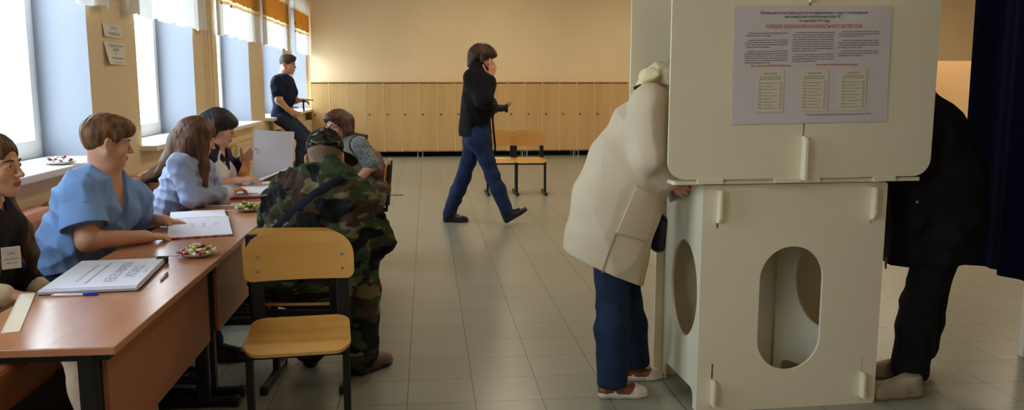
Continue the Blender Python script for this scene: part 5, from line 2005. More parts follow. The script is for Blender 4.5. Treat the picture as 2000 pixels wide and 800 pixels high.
def p_camo():
    J = dict(pel=V(-0.555, 3.87, 0.52), hipR=V(-0.455, 3.89, 0.51), hipL=V(-0.655, 3.89, 0.51), neck=atY(640, 338, 3.98),
             chest=atY(635, 400, 3.92), waist=atY(628, 490, 3.86),
             shR=atY(696, 402, 3.97), shL=atY(566, 388, 4.00), elR=atY(736, 470, 4.00), wrR=atY(720, 498, 4.20), elL=atY(530, 428, 4.20), wrL=atY(545, 412, 4.48),
             knR=V(-0.34, 4.28, 0.50), anR=V(-0.335, 3.97, 0.10), knL=V(-0.66, 4.32, 0.49), anL=V(-0.595, 4.12, 0.10))
    root = root_for('person', J, 'man in woodland camouflage jacket and cap seated with his back to the camera')
    H = Head(atY(636, 309, 4.02), (0.17, 0.92, -0.34), (-0.02, 0.2, 1), 0.236)
    S = Sdf(0.005)
    add_head(S, H, 0.003, True)
    S.cap(H.P(0, -0.03, -0.05), J['neck'] - V(0, 0, 0.03), 0.062, 0.066, 0.03)
    add_torso(S, J, 0)
    for sd in 'RL':
        add_arm(S, J, sd)
    add_hand(S, J['wrR'], (-0.5, 0.8, -0.1), (0.5, 0.2, 0.9), 'R', 1.0, curl=(0.4, 0.6, 0.4))
    add_hand(S, J['wrL'], (-0.4, 0.9, 0.0), (0, 0, 1), 'L', 1.0)
    for sd in 'RL':
        add_leg(S, J, sd)
    S.build('body', [M_skinB, M_lip], root, head_regions(H))
    add_eyes(H, root, M_ink)
    hr = Sdf(0.005)
    H.E(hr, 0, -0.014, 0.030, 0.0765, 0.0985, 0.086, 0.01)
    H.E(hr, 0, 0.10, -0.03, 0.085, 0.095, 0.12, 0.01, True)
    hr.cap(H.P(0, -0.03, -0.04), J['neck'] - V(0, 0, 0.02), 0.0655, 0.0685, 0.02)
    H.E(hr, 0, 0.10, -0.13, 0.085, 0.095, 0.08, 0.01, True)
    for s in (-1, 1):
        H.E(hr, s * 0.088, -0.004, -0.02, 0.022, 0.034, 0.046, 0.006, True)
    hr.build('hair', mat('cropped_grey_hair', srgb(112, 88, 70), 0.8, var=0.2, vscale=80), root)
    M_camo = camo_mat('woodland_camouflage', 5.6, [(srgb(54, 68, 46), 0, (0, 0, 0)), (srgb(108, 98, 70), 0.555, (3.1, 1, 0)), (srgb(60, 44, 36), 0.545, (7.7, 4, 2)), (srgb(22, 22, 22), 0.56, (1.3, 9, 5))])
    M_camoc = camo_mat('cap_camouflage', 20.0, [(srgb(44, 54, 38), 0, (0, 0, 0)), (srgb(150, 140, 106), 0.56, (3.1, 1, 0)), (srgb(58, 42, 34), 0.55, (7.7, 4, 2)), (srgb(18, 18, 20), 0.52, (1.3, 9, 5))])
    c = Sdf(0.0045)
    H.E(c, 0, -0.010, 0.060, 0.082, 0.103, 0.060, 0.01)
    c.cap(H.P(0, -0.010, 0.030), H.P(0, -0.008, 0.066), 0.084 * H.k, 0.074 * H.k, 0.02, H.f, 1.24)
    c.cut(H.P(0, -0.1, 0.030), -H.u)
    c.wrinkle(0.0025, 60, 4, 2)
    cap_ = c.build('cap', M_camoc, root)
    b = Sdf(0.004)
    H.E(b, 0.055, 0.105, 0.024, 0.068, 0.072, 0.012, 0.01, False, -0.30, -0.5)
    b.build('cap_bill', mat('black_bill', srgb(26, 24, 24), 0.8), cap_)
    lat, fw, up = torso_frame(J)
    nk = J['neck']
    T = Sdf(0.006)
    add_torso(T, J, 0.040, False, 1.0, 0.07, neck=False)
    T.cap(J['shL'], J['shR'], 0.078, 0.078, 0.06)
    T.cap(J['shR'], J['elR'], 0.082, 0.080, 0.03)
    T.cap(J['elR'], J['wrR'], 0.082, 0.052, 0.03)
    T.cap(J['shL'], J['elL'], 0.078, 0.068, 0.03)
    T.cap(J['elL'], J['wrL'], 0.066, 0.05, 0.03)
    T.cap(J['shR'] - up * 0.05, J['pel'] + V(0.13, -0.0, 0.02), 0.11, 0.10, 0.08)
    T.cap(J['shL'] - up * 0.05, J['pel'] + V(-0.10, -0.0, 0.04), 0.10, 0.10, 0.08)
    T.cap(nk - up * 0.05, nk + up * 0.012 - fw * 0.012, 0.096, 0.080, 0.03)
    T.cut(J['pel'] - V(0, 0, 0.04), (0, 0, -1))
    T.wrinkle(0.010, 46, 6, 21).wrinkle(0.005, 95, 6, 22).fold(0.006, V(45, 10, 60), 0.4, 1.8)
    jk = T.build('jacket', M_camo, root)
    Tr = Sdf(0.007)
    for sd in 'RL':
        add_leg(Tr, J, sd, 0.026, 1.05, wide_end=0.02)
    Tr.cap(J['hipR'], J['hipL'], 0.132, 0.132, 0.05)
    Tr.cap(J['pel'] - up * 0.03, J['pel'] + up * 0.12, 0.128, 0.12, 0.05, lat, 1.55)
    Tr.wrinkle(0.006, 36, 6, 31)
    Tr.build('trousers', M_camo, root)
    Bt = [mat('brown_boot', srgb(84, 62, 40), 0.6, var=0.15)]
    for sd in 'RL':
        Sdf(0.006).cap(J['an' + sd] + V(0, 0, 0.0), J['an' + sd] + (J['kn' + sd] - J['an' + sd]) * 0.38, 0.060, 0.072, 0.01).wrinkle(0.004, 50, 4, 3).build('boot_shaft', M_blackcl, root)
    for sd, d in (('R', (0.55, 0.80, 0)), ('L', (-0.1, 1, 0))):
        hl = J['an' + sd] - nrm(d) * 0.05; hl[2] = 0.0
        shoe(root, hl, d, (0, 0, 1), [Bt, M_soleb, M_card], 0.28, 1.1, 'sneaker')
    # bag strap across the back
    st = surface_hits(jk, lerp_pix([(664, 350), (620, 376), (575, 412), (532, 455)], 6), 0.003)
    MB().tube(st, 0.021, 10, flat=((0.1, 1, 0.1), 0.25)).build('bag_strap', fabric('navy_webbing', srgb(28, 32, 44), 0.1), root, world=True)


# ================================================================ 6. the woman with glasses and a brown backpack
def p_glasses():
    J = dict(pel=V(-0.48, 6.76, 0.53), hipR=V(-0.48, 6.86, 0.52), hipL=V(-0.48, 6.66, 0.52), neck=atY(676, 281, 6.76),
             shL=atY(703, 284, 6.60), shR=atY(668, 292, 6.94), elL=atY(726, 322, 6.56), wrL=atY(694, 357, 6.52), elR=V(-0.75, 7.00, 0.70), wrR=V(-0.98, 6.84, 0.68),
             knL=V(-0.92, 6.64, 0.50), anL=V(-0.92, 6.64, 0.10), knR=V(-0.92, 6.90, 0.50), anR=V(-0.92, 6.90, 0.10))
    root = root_for('person', J, 'seated woman with glasses and grey vest wearing a brown backpack')
    H = Head(atY(659, 245, 6.72), (-0.62, -0.76, -0.12), (-0.1, -0.1, 1), 0.225)
    S = Sdf(0.005)
    add_head(S, H)
    S.cap(H.P(0, -0.025, -0.05), J['neck'] - V(0, 0, 0.03), 0.048, 0.055, 0.03)
    add_torso(S, J, 0, True)
    for sd in 'RL':
        add_arm(S, J, sd)
    add_hand(S, J['wrL'], (-0.8, -0.1, -0.4), (0, -1, 0.4), 'L', 0.95)
    add_hand(S, J['wrR'], (-0.9, 0, -0.1), (0, 0, 1), 'R', 0.95)
    for sd in 'RL':
        add_leg(S, J, sd)
    S.build('body', [M_skinA, M_lip], root, head_regions(H))
    add_eyes(H, root, mat('brow_auburn', srgb(84, 52, 36), 0.7), (0, 1, -0.2))
    hr = Sdf(0.0048)
    H.E(hr, 0, -0.014, 0.046, 0.090, 0.112, 0.088, 0.02)
    H.E(hr, 0, 0.066, 0.072, 0.070, 0.044, 0.030, 0.03)
    for s in (-1, 1):
        hr.chain([H.P(s * 0.078, -0.010, 0.03), H.P(s * 0.086, -0.020, -0.05), H.P(s * 0.080, -0.035, -0.105)], [0.032, 0.034, 0.014], 0.03)
    hr.chain([H.P(0, -0.09, 0.02), H.P(0, -0.105, -0.10)], [0.06, 0.04], 0.04, H.r, 1.5)
    H.E(hr, 0, 0.130, -0.034, 0.078, 0.098, 0.096, 0.010, True)
    hr.fold(0.0010, V(230, 160, 10), 0, 1.4)
    hr.build('hair', hairmat('auburn_bob_hair', srgb(62, 40, 30), srgb(100, 66, 48)), root)
    g = MB()
    for s in (-1, 1):
        cpt = H.P(s * 0.031, 0.098, 0.0)
        g.tube([cpt + H.k * (H.r * 0.024 * math.cos(t) + H.u * 0.017 * math.sin(t)) for t in np.linspace(0, 2 * PI, 20)], 0.0022, 6)
        g.tube([H.P(s * 0.054, 0.095, 0.004), H.P(s * 0.076, 0.07, 0.004), H.P(s * 0.081, -0.005, 0.002)], 0.002, 6)
    g.tube([H.P(-0.008, 0.1, 0.003), H.P(0, 0.103, 0.005), H.P(0.008, 0.1, 0.003)], 0.002, 6)
    g.build('glasses', mat('dark_frame', srgb(62, 30, 36), 0.3), root, world=True)
    lat, fw, up = torso_frame(J)
    nk = J['neck']
    M_mott = fabric('mottled_grey_knit', srgb(84, 92, 94), 0.0, 70, col2=srgb(140, 146, 146))
    T = Sdf(0.0055)
    add_torso(T, J, 0.018, True, neck=False)
    for sd in 'RL':
        add_arm(T, J, sd, 0.012, 1.05, 0.03, 0.44, 0.012)
    T.cap(nk + up * 0.05, nk + fw * 0.09 - up * 0.05, 0.062, 0.03, 0.012, sub=True)
    T.cut(J['pel'] - V(0, 0, 0.05), (0, 0, -1))
    T.wrinkle(0.004, 44, 5, 7)
    T.build('t_shirt', M_mott, root)
    Vt = Sdf(0.0055)
    add_torso(Vt, J, 0.034, True, 1.0, neck=False)
    for s, sd in ((-1, 'L'), (1, 'R')):
        Vt.cap(J['sh' + sd] + lat * s * 0.015, J['sh' + sd] + lat * s * 0.3 - up * 0.06, 0.085, 0.10, 0.012, sub=True)
    Vt.cap(nk + up * 0.06 + fw * 0.03, nk + fw * 0.17 - up * 0.18, 0.07, 0.04, 0.012, sub=True)
    Vt.cut(J['pel'] + V(0, 0, -0.06), (0, 0, -1))
    Vt.build('vest', fabric('grey_green_vest_cloth', srgb(112, 116, 106), 0.06), root)
    Tr = Sdf(0.008)
    for sd in 'RL':
        add_leg(Tr, J, sd, 0.016)
    Tr.cap(J['hipR'], J['hipL'], 0.130, 0.130, 0.05)
    Tr.cap(J['pel'] - V(0, 0, 0.02), J['pel'] + V(0, 0, 0.08), 0.122, 0.114, 0.05, nrm(J['hipR'] - J['hipL']), 1.5)
    Tr.build('trousers', fabric('charcoal_trousers', srgb(44, 44, 50), 0.1), root)
    for sd in 'RL':
        hl = J['an' + sd] + V(0.05, 0, 0); hl[2] = 0.0
        shoe(root, hl, (-1, 0, 0), (0, 0, 1), [[M_shoeb], M_soleb, M_card], 0.25)
    # backpack worn on her back
    bk = empty('backpack', atY(735, 340, 6.74), 0, 'brown leather backpack on the back of the woman with glasses', 'backpack')
    M_bp = mat('brown_backpack_leather', srgb(84, 52, 42), 0.5, var=0.15, vscale=10, bump=0.001, bscale=40)
    bc = atY(733, 345, 6.74)
    Bk = Sdf(0.005)
    ax = nrm(V(0.22, -0.05, -1))
    Bk.cap(bc - ax * 0.13, bc + ax * 0.10, 0.085, 0.105, 0.03, V(0, 1, 0), 1.45)
    Bk.wrinkle(0.005, 36, 5, 3)
    Bk.cut(bc + ax * 0.165, ax)
    Bk.build('bag', M_bp, bk)
    Fp = Sdf(0.005)
    Fp.cap(bc - ax * 0.145, bc - ax * 0.05 + V(0.02, -0.04, 0), 0.088, 0.085, 0.03, V(0, 1, 0), 1.42)
    Fp.build('flap', M_bp, bk)
    Pk = Sdf(0.005)
    pc_ = atY(733, 366, 6.60)
    Pk.ell(pc_, (0.085, 0.045, 0.055), None, 0.01)
    Pk.build('front_pocket', M_bp, bk)
    hd = MB().tube([bc - ax * 0.205 + V(-0.03, 0, 0), bc - ax * 0.245 + V(-0.015, 0, 0), bc - ax * 0.25 + V(0.02, 0, 0), bc - ax * 0.20 + V(0.04, 0, 0)], 0.009, 8)
    hd.build('carry_handle', M_bp, bk, world=True)
    stp = MB()
    stp.tube([bc - ax * 0.10 + V(0.0, -0.128, 0), bc + ax * 0.02 + V(-0.015, -0.145, 0), bc + ax * 0.10 + V(-0.02, -0.15, 0)], 0.009, 8, flat=((0, 1, 0), 0.4))
    stp.build('closing_strap', mat('tan_strap', srgb(130, 92, 66), 0.5), bk, world=True)
    ss = MB()
    sp0 = J['shL']
    ss.tube([bc - ax * 0.17 + V(-0.03, -0.08, 0), sp0 + V(0.045, 0.035, 0.075), sp0 + V(-0.03, 0.035, 0.085), sp0 + V(-0.105, 0.03, 0.0), sp0 + V(-0.10, 0.0, -0.12), bc + ax * 0.06 + V(-0.09, -0.09, 0)], 0.017, 8, flat=((0, 1, 0), 0.6))
    ss.build('shoulder_strap', M_bp, bk, world=True)
    tl_ = MB().tube([bc + ax * 0.14 + V(0.05, -0.05, 0), bc + ax * 0.145 + V(0.13, -0.05, 0.0), bc + ax * 0.15 + V(0.19, -0.04, 0.005)], 0.009, 8, flat=((0, 0, 1), 0.4))
    tl_.build('loose_strap', M_bp, bk, world=True)
# ================================================================ 7. the man sitting on the window sill
def p_sill():
    Yc = 12.45
    J = dict(pel=atY(551, 226, Yc), hipR=atY(551, 228, Yc - 0.10), hipL=atY(556, 228, Yc + 0.12), neck=atY(553, 149, Yc),
             shR=atY(541, 160, Yc - 0.20), shL=atY(562, 160, Yc + 0.20), elR=atY(545, 196, Yc - 0.28), wrR=atY(563, 214, Yc - 0.22), elL=atY(576, 196, Yc + 0.25), wrL=atY(583, 196, Yc - 0.05),
             knR=atY(592, 272, Yc - 0.10), anR=atY(588, 338, Yc - 0.10), knL=atY(598, 266, Yc + 0.14), anL=atY(600, 338, Yc + 0.16))
    for s in 'RL':
        J['an' + s][2] = 0.10
    J['pel'][2] = max(J['pel'][2], 1.0)
    root = root_for('person', J, 'man in a navy t-shirt and jeans sitting on the window sill with a phone')
    H = Head(atY(562, 126, Yc), (0.93, -0.25, -0.10), (0, 0, 1), 0.255)
    S = Sdf(0.0055)
    add_head(S, H, 0.004, True)
    S.cap(H.P(0, -0.03, -0.05), J['neck'] - V(0, 0, 0.03), 0.062, 0.068, 0.03)
    add_torso(S, J, 0, wide=1.08)
    for sd in 'RL':
        add_arm(S, J, sd, 0, 1.25)
    add_hand(S, J['wrR'], (0.8, 0.1, -0.5), (-0.1, -1, 0.2), 'R', 1.1, curl=(0.4, 0.5, 0.3))
    add_hand(S, J['wrL'], (0.95, -0.3, 0.0), (0.0, 0.5, 0.9), 'L', 1.1, curl=(0.3, 0.5, 0.4))
    for sd in 'RL':
        add_leg(S, J, sd)
    S.build('body', [M_skinA, M_lip], root, head_regions(H))
    add_eyes(H, root, M_ink)
    hr = Sdf(0.005)
    H.E(hr, 0, -0.014, 0.046, 0.084, 0.106, 0.088, 0.02)
    H.E(hr, 0, 0.05, 0.09, 0.06, 0.06, 0.035, 0.03)
    H.E(hr, 0, 0.128, -0.040, 0.085, 0.085, 0.095, 0.010, True)
    for s in (-1, 1):
        H.E(hr, s * 0.085, 0.01, -0.05, 0.034, 0.05, 0.05, 0.012, True)
    H.E(hr, 0, -0.06, -0.105, 0.09, 0.08, 0.055, 0.02, True)
    hr.fold(0.0012, V(190, 150, 60), 0, 1.6).wrinkle(0.003, 45, 4, 5)
    hr.build('hair', hairmat('short_dark_hair', srgb(52, 40, 34), srgb(92, 74, 60)), root)
    T = Sdf(0.006)
    add_torso(T, J, 0.026, False, 1.10, 0.05, belly=0.015, neck=False)
    for sd in 'RL':
        add_arm(T, J, sd, 0.022, 1.2, 0.05, 0.28, 0.02)
    T.cap(J['neck'] - V(0, 0, 0.05), J['neck'] + V(0, 0, 0.0), 0.08, 0.072, 0.03)
    T.cut(J['pel'] + V(0, 0, -0.06), (0.35, 0, -1))
    T.wrinkle(0.006, 34, 5, 3)
    T.build('t_shirt', fabric('navy_jersey', srgb(26, 32, 62), 0.08), root)
    Tr = Sdf(0.0065)
    for sd in 'RL':
        add_leg(Tr, J, sd, 0.026, 1.08, wide_end=0.02)
    Tr.cap(J['hipR'], J['hipL'], 0.125, 0.125, 0.05)
    Tr.cap(J['pel'], J['pel'] + V(0, 0, 0.05), 0.12, 0.11, 0.04, V(0, 1, 0), 1.4)
    Tr.wrinkle(0.006, 34, 5, 5)
    Tr.build('jeans', fabric('slate_denim', srgb(46, 56, 76), 0.15, 14), root)
    for sd in 'RL':
        hl = J['an' + sd] - V(0.05, 0, 0); hl[2] = 0.0
        shoe(root, hl, (1, -0.1, 0), (0, 0, 1), [[M_shoeb], M_soleb, M_card], 0.29)
    pw = J['wrL'] + V(0.14, -0.03, 0.01)
    ph_ = empty('phone', pw, 0, 'dark phone in the hand of the man on the window sill', 'phone')
    MB().box(-0.07, 0.07, -0.035, 0.035, -0.006, 0.006, 0.004, M=Matrix.Rotation(0.12, 4, 'Y')).build('case', M_blackrub, ph_)
    MB().tube([(-0.06, -0.03, 0), (-0.065, -0.035, -0.08), (-0.06, -0.03, -0.16)], 0.012, 8, flat=((0, 1, 0), 0.3)).build('wrist_strap', M_blackcl, ph_)


# ================================================================ 8. the walking man with the camera
def p_walk():
    Yc = 8.31
    J = dict(pel=atY(931, 262, Yc), hipR=atY(935, 268, Yc - 0.09), hipL=atY(928, 268, Yc + 0.09), neck=atY(935, 134, Yc),
             shR=atY(925, 152, Yc - 0.19), shL=atY(943, 152, Yc + 0.17), elR=atY(945, 196, Yc - 0.27), wrR=atY(957, 150, Yc - 0.14), elL=atY(935, 208, Yc + 0.24), wrL=atY(966, 208, Yc + 0.02),
             knR=atY(962, 343, Yc - 0.10), anR=atY(990, 412, Yc - 0.10), knL=atY(906, 343, Yc + 0.10), anL=atY(877, 416, Yc + 0.12))
    root = root_for('person', J, 'man in a black coat and jeans walking past the lockers with a camera')
    H = Head(atY(943, 113, Yc), (0.95, 0.12, -0.22), (0.22, 0, 1), 0.235)
    S = Sdf(0.005)
    add_head(S, H, 0, True)
    S.cap(H.P(0, -0.03, -0.05), J['neck'] - V(0, 0, 0.03), 0.058, 0.062, 0.03)
    add_torso(S, J, 0, wide=0.95)
    for sd in 'RL':
        add_arm(S, J, sd)
    add_hand(S, J['wrR'], (0.30, 0.10, 1.0), (0.35, -0.9, 0.0), 'R', 1.0, curls=[(0.1, 0.25, 0.15), (0.3, 0.4, 0.3), (0.35, 0.5, 0.3), (0.4, 0.5, 0.3)], spread=0.14)
    add_hand(S, J['wrL'], (0.95, -0.1, -0.05), (0.05, -0.2, -1.0), 'L', 1.0, curl=(0.35, 0.5, 0.4))
    for sd in 'RL':
        add_leg(S, J, sd)
    S.build('body', [M_skinB, M_lip], root, head_regions(H))
    add_eyes(H, root, M_ink)
    hr = Sdf(0.005)
    H.E(hr, 0, -0.010, 0.052, 0.096, 0.118, 0.090, 0.02)
    H.E(hr, 0, 0.080, 0.058, 0.072, 0.048, 0.040, 0.03)
    hr.chain([H.P(0, -0.09, 0.02), H.P(0, -0.098, -0.085)], [0.06, 0.040], 0.04, H.r, 1.4)
    for s in (-1, 1):
        hr.cap(H.P(s * 0.078, -0.01, 0.03), H.P(s * 0.080, -0.016, -0.040), 0.03, 0.018, 0.03)
    H.E(hr, 0, 0.130, -0.062, 0.075, 0.085, 0.085, 0.010, True)
    hr.fold(0.0012, V(190, 150, 60), 0, 1.6).wrinkle(0.003, 45, 4, 5)
    hr.build('hair', hairmat('thick_dark_hair', srgb(44, 30, 22), srgb(74, 52, 38)), root)
    lat, fw, up = torso_frame(J)
    T = Sdf(0.006)
    add_torso(T, J, 0.034, False, 1.0, 0.06, neck=False, lower=False)
    T.cap(J['pel'] + V(-0.012, 0, 0.32), J['pel'] + V(-0.012, 0, 0.02), 0.135, 0.160, 0.05, lat, 1.22)
    for sd in 'RL':
        add_arm(T, J, sd, 0.034, 1.1, 0.05, 0.90, 0.006)
    T.cap(J['neck'] - up * 0.05, J['neck'] + up * 0.035 + fw * 0.005, 0.092, 0.082, 0.03)
    T.cut(J['pel'] - V(0, 0, 0.015), (0, 0, -1))
    T.wrinkle(0.006, 34, 5, 3)
    T.build('coat', M_blackcl, root, shell=0.0)
    Tr = Sdf(0.006)
    for sd in 'RL':
        add_leg(Tr, J, sd, 0.014, 1.02, wide_end=0.012)
    Tr.cap(J['hipR'], J['hipL'], 0.128, 0.128, 0.05)
    Tr.cap(J['pel'] - V(0, 0, 0.03), J['pel'] + V(0, 0, 0.10), 0.120, 0.115, 0.05, lat, 1.5)
    Tr.wrinkle(0.005, 40, 5, 5)
    Tr.build('jeans', M_jeans, root)
    shoe(root, atZ(864, 437, 0.0) * V(1, 0, 0) + V(0, Yc + 0.12, 0), (1, -0.02, 0), (0, 0, 1), [[M_shoeb], M_soleb, M_card], 0.27)
    hq = atY(986, 437, Yc - 0.10); hq[2] = 0.004
    tq = atY(1034, 408, Yc - 0.12)
    d = nrm(tq - hq)
    shoe(root, hq, d, V(-d[2], 0, d[0]), [[M_shoeb], M_soleb, M_card], 0.27)
    cam_ = empty('camera', atY(972, 210, Yc - 0.05), 0, 'black camera with a long lens held by the walking man', 'camera')
    MB().box(-0.07, 0.0, -0.055, 0.055, -0.05, 0.045, 0.012).box(-0.06, -0.01, -0.025, 0.025, 0.04, 0.072, 0.012).build('camera_body', M_blackrub, cam_)
    MB().lathe([(0.036, 0.0), (0.036, 0.05), (0.033, 0.055), (0.033, 0.075), (0.042, 0.085), (0.045, 0.102), (0.040, 0.102), (0.030, 0.09)], (0, 0, 0), 24, M=frame((-0.005, 0, -0.005), (0, 1, 0), (0, 0, 1), (1, 0, 0))).build('lens', M_blackrub, cam_)
    MB().tube([(-0.045, -0.056, 0.03), (-0.055, -0.065, -0.10), (-0.045, -0.068, -0.24), (-0.03, -0.06, -0.38), (-0.036, -0.05, -0.46)], 0.010, 8, flat=((0, 1, 0), 0.4)).build('neck_strap', M_blackcl, cam_)


# ================================================================ 9. the woman in the cream coat
def p_cream():
    Yc = 3.60
    J = dict(pel=atY(1192, 400, Yc), hipR=atY(1190, 410, Yc - 0.09), hipL=atY(1196, 408, Yc + 0.09), waist=atY(1225, 305, Yc), chest=atY(1262, 235, Yc), neck=atY(1288, 185, Yc),
             shR=atY(1280, 215, Yc - 0.17), shL=atY(1292, 205, Yc + 0.17), elR=atY(1268, 300, Yc - 0.19), wrR=atY(1306, 350, Yc - 0.12), elL=V(1.17, Yc + 0.10, 1.03), wrL=V(1.33, Yc + 0.05, 1.01),
             knR=atY(1196, 590, Yc - 0.08), anR=atY(1196, 742, Yc - 0.10), knL=atY(1226, 590, Yc + 0.10), anL=atY(1240, 715, Yc + 0.16))
    J['anR'][2] = 0.10; J['anL'][2] = 0.10
    root = root_for('person', J, 'woman in a long cream coat bending into the left side of the booth')
    H = Head(V(J['neck'][0] + 0.11, Yc, J['neck'][2] + 0.055), (0.70, 0.0, -0.72), (0.7, 0, 0.72), 0.225)
    S = Sdf(0.005)
    add_head(S, H)
    S.cap(H.P(0, -0.025, -0.05), J['neck'] - V(0.03, 0, 0.03), 0.050, 0.056, 0.03)
    add_torso(S, J, -0.03, True)
    for sd in 'RL':
        add_arm(S, J, sd)
    add_hand(S, J['wrR'], (0.75, 0.05, -0.45), (-0.3, -0.9, 0.1), 'R', 0.92, curl=(0.5, 0.5, 0.3))
    add_hand(S, J['wrL'], (0.9, -0.1, -0.12), (0, 0, 1), 'L', 0.92, curl=(0.4, 0.5, 0.3))
    for sd in 'RL':
        add_leg(S, J, sd)
    S.build('body', [M_skinB, M_lip], root, head_regions(H))
    add_eyes(H, root)
    hr = Sdf(0.006)
    H.E(hr, 0, -0.02, 0.045, 0.084, 0.104, 0.086, 0.02)
    H.E(hr, 0, 0.125, -0.035, 0.075, 0.085, 0.095, 0.010, True)
    hr.fold(0.0012, V(190, 150, 60), 0, 1.6).wrinkle(0.003, 45, 4, 5)
    hr.build('hair', hairmat('light_brown_hair', srgb(120, 92, 62), srgb(150, 118, 80)), root)
    M_coat = fabric('cream_wool', srgb(204, 188, 162), 0.03, 8, 0.001, 160)
    C = Sdf(0.006)
    lt = V(0, 1, 0)
    C.chain([atY(1292, 208, Yc), atY(1262, 262, Yc), atY(1232, 330, Yc), atY(1204, 400, Yc), atY(1186, 480, Yc), atY(1176, 580, Yc)],
            [0.115, 0.158, 0.182, 0.193, 0.186, 0.186], 0.05, lt, [1.25, 1.12, 0.98, 0.90, 0.88, 0.88])
    C.cap(J['shR'] + V(-0.02, 0, 0.02), J['elR'], 0.088, 0.080, 0.025)
    C.cap(J['elR'], J['elR'] + (J['wrR'] - J['elR']) * 0.80, 0.078, 0.070, 0.02)
    C.cap(J['shL'], J['elL'], 0.085, 0.075, 0.05)
    C.cap(J['elL'], J['elL'] + (J['wrL'] - J['elL']) * 0.75, 0.070, 0.06, 0.03)
    hA, hB = atY(1097, 492, Yc - 0.1), atY(1256, 560, Yc - 0.1)
    nv = nrm(np.cross(hB - hA, V(0, 1, 0)))
    if nv[2] > 0:
        nv = -nv
    C.cut(hA, nv)
    C.wrinkle(0.008, 24, 5, 3)
    coat = C.build('coat', M_coat, root, shell=0.02)
    # patch pocket and side seam lying on the coat
    gridpx = [[None] * 12 for _ in range(10)]
    q_ = [(1205, 454), (1263, 470), (1287, 384), (1244, 364)]
    flat_ = []
    for i in range(10):
        for j in range(12):
            u, v = i / 9, j / 11
            ax_ = q_[0][0] + (q_[1][0] - q_[0][0]) * u, q_[0][1] + (q_[1][1] - q_[0][1]) * u
            bx_ = q_[3][0] + (q_[2][0] - q_[3][0]) * u, q_[3][1] + (q_[2][1] - q_[3][1]) * u
            flat_.append((ax_[0] + (bx_[0] - ax_[0]) * v, ax_[1] + (bx_[1] - ax_[1]) * v))
    hp = surface_hits(coat, flat_, 0.012)
    if len(hp) == 120:
        MB().grid(10, 12, lambda u, v: hp[int(round(u * 9)) * 12 + int(round(v * 11))], thick=0.012).build('pocket', M_coat, coat, world=True)
    MB().tube(surface_hits(coat, lerp_pix([(1203, 456), (1190, 490), (1176, 532)], 5), 0.001), 0.0035, 6).build('seam', fabric('seam_thread', srgb(150, 134, 112), 0.03), coat, world=True)
    hd = Sdf(0.005)
    for (px, py, Y, r) in ((1272, 150, Yc - 0.10, 0.050), (1290, 140, Yc - 0.07, 0.055), (1262, 162, Yc - 0.03, 0.045), (1284, 146, Yc + 0.05, 0.058), (1306, 150, Yc - 0.09, 0.052), (1300, 160, Yc + 0.0, 0.06)):
        hd.ell(atY(px, py, Y), (r, r * 1.15, r * 0.8), None, 0.018)
    hd.wrinkle(0.008, 50, 6, 12)
    hd.build('hood', fabric('cream_fleece', srgb(228, 214, 176), 0.05, 20, 0.003, 60), root)
    Tr = Sdf(0.0055)
    for sd in 'RL':
        add_leg(Tr, J, sd, 0.012, 0.98, wide_end=0.018)
    Tr.cap(J['hipR'], J['hipL'], 0.11, 0.11, 0.05)
    Tr.wrinkle(0.0035, 40, 5, 5)
    Tr.cut(V(0, 0, 0.075), (0, 0, -1))
    Tr.cut(V(0, 0, 0.72), (0, 0, 1))
    Tr.build('jeans', fabric('mid_blue_denim', srgb(28, 43, 66), 0.18, 14), root)
    M_wl = mat('white_leather', srgb(226, 216, 202), 0.4)
    M_bl = mat('brown_leather', srgb(126, 70, 44), 0.45)
    h1 = atZ(1166, 776, 0.0); h2 = atZ(1203, 743, 0.0)
    shoe(root, h1, (1, 0.03, 0), (0, 0, 1), [[M_wl, M_bl], M_wl, M_bl], 0.235, 1.0, 'loafer', 'white and brown wedge loafer')
    shoe(root, h2, (1, 0.10, 0), (0, 0, 1), [[M_wl, M_bl], M_wl, M_bl], 0.235, 1.0, 'loafer', 'white and brown wedge loafer')
    # navy pouch on a strap
    bg_ = empty('shoulder_bag', atY(1286, 455, Yc + 0.02), 0, 'small navy bag hanging in front of the woman in the cream coat', 'bag')
    B = Sdf(0.005)
    B.cap(atY(1287, 430, Yc + 0.02), atY(1284, 478, Yc + 0.02), 0.034, 0.032, 0.02, V(0, 1, 0), 2.2)
    M_nb = mat('navy_nylon', srgb(22, 24, 44), 0.5, var=0.1)
    B.build('pouch', M_nb, bg_)
    MB().tube([atY(1288, 418, Yc + 0.02), atY(1316, 330, Yc + 0.03), atY(1318, 250, Yc + 0.05), atY(1300, 158, Yc + 0.05), atY(1272, 158, Yc - 0.02), atY(1240, 172, Yc - 0.09)], 0.008, 8).build('strap', M_black, bg_, world=True)
    bp_ = empty('ballot_paper', atY(1322, 375, 3.60), 0, 'printed ballot paper in the hand of the woman in the cream coat', 'paper')
    A_ = [atY(x, y, 3.60) for x, y in ((1304, 372), (1336, 352), (1338, 388), (1308, 396))]
    MB().grid(8, 8, lambda u, v: (A_[3] + (A_[2] - A_[3]) * u) * (1 - v) + (A_[0] + (A_[1] - A_[0]) * u) * v + V(0, 0.012 * math.sin(u * 3), 0), thick=0.001).build('leaf', M_white, bp_, world=True)
    mb = MB()
    for r in range(6):
        v = 0.2 + r * 0.11
        a = (A_[3] + (A_[2] - A_[3]) * 0.15) * (1 - v) + (A_[0] + (A_[1] - A_[0]) * 0.15) * v + V(0, -0.003, 0)
        b = (A_[3] + (A_[2] - A_[3]) * 0.8) * (1 - v) + (A_[0] + (A_[1] - A_[0]) * 0.8) * v + V(0, 0.004, 0)
        mb.tube([a, b], 0.0012, 4)
    mb.build('printed_lines', M_ink, bp_, world=True)


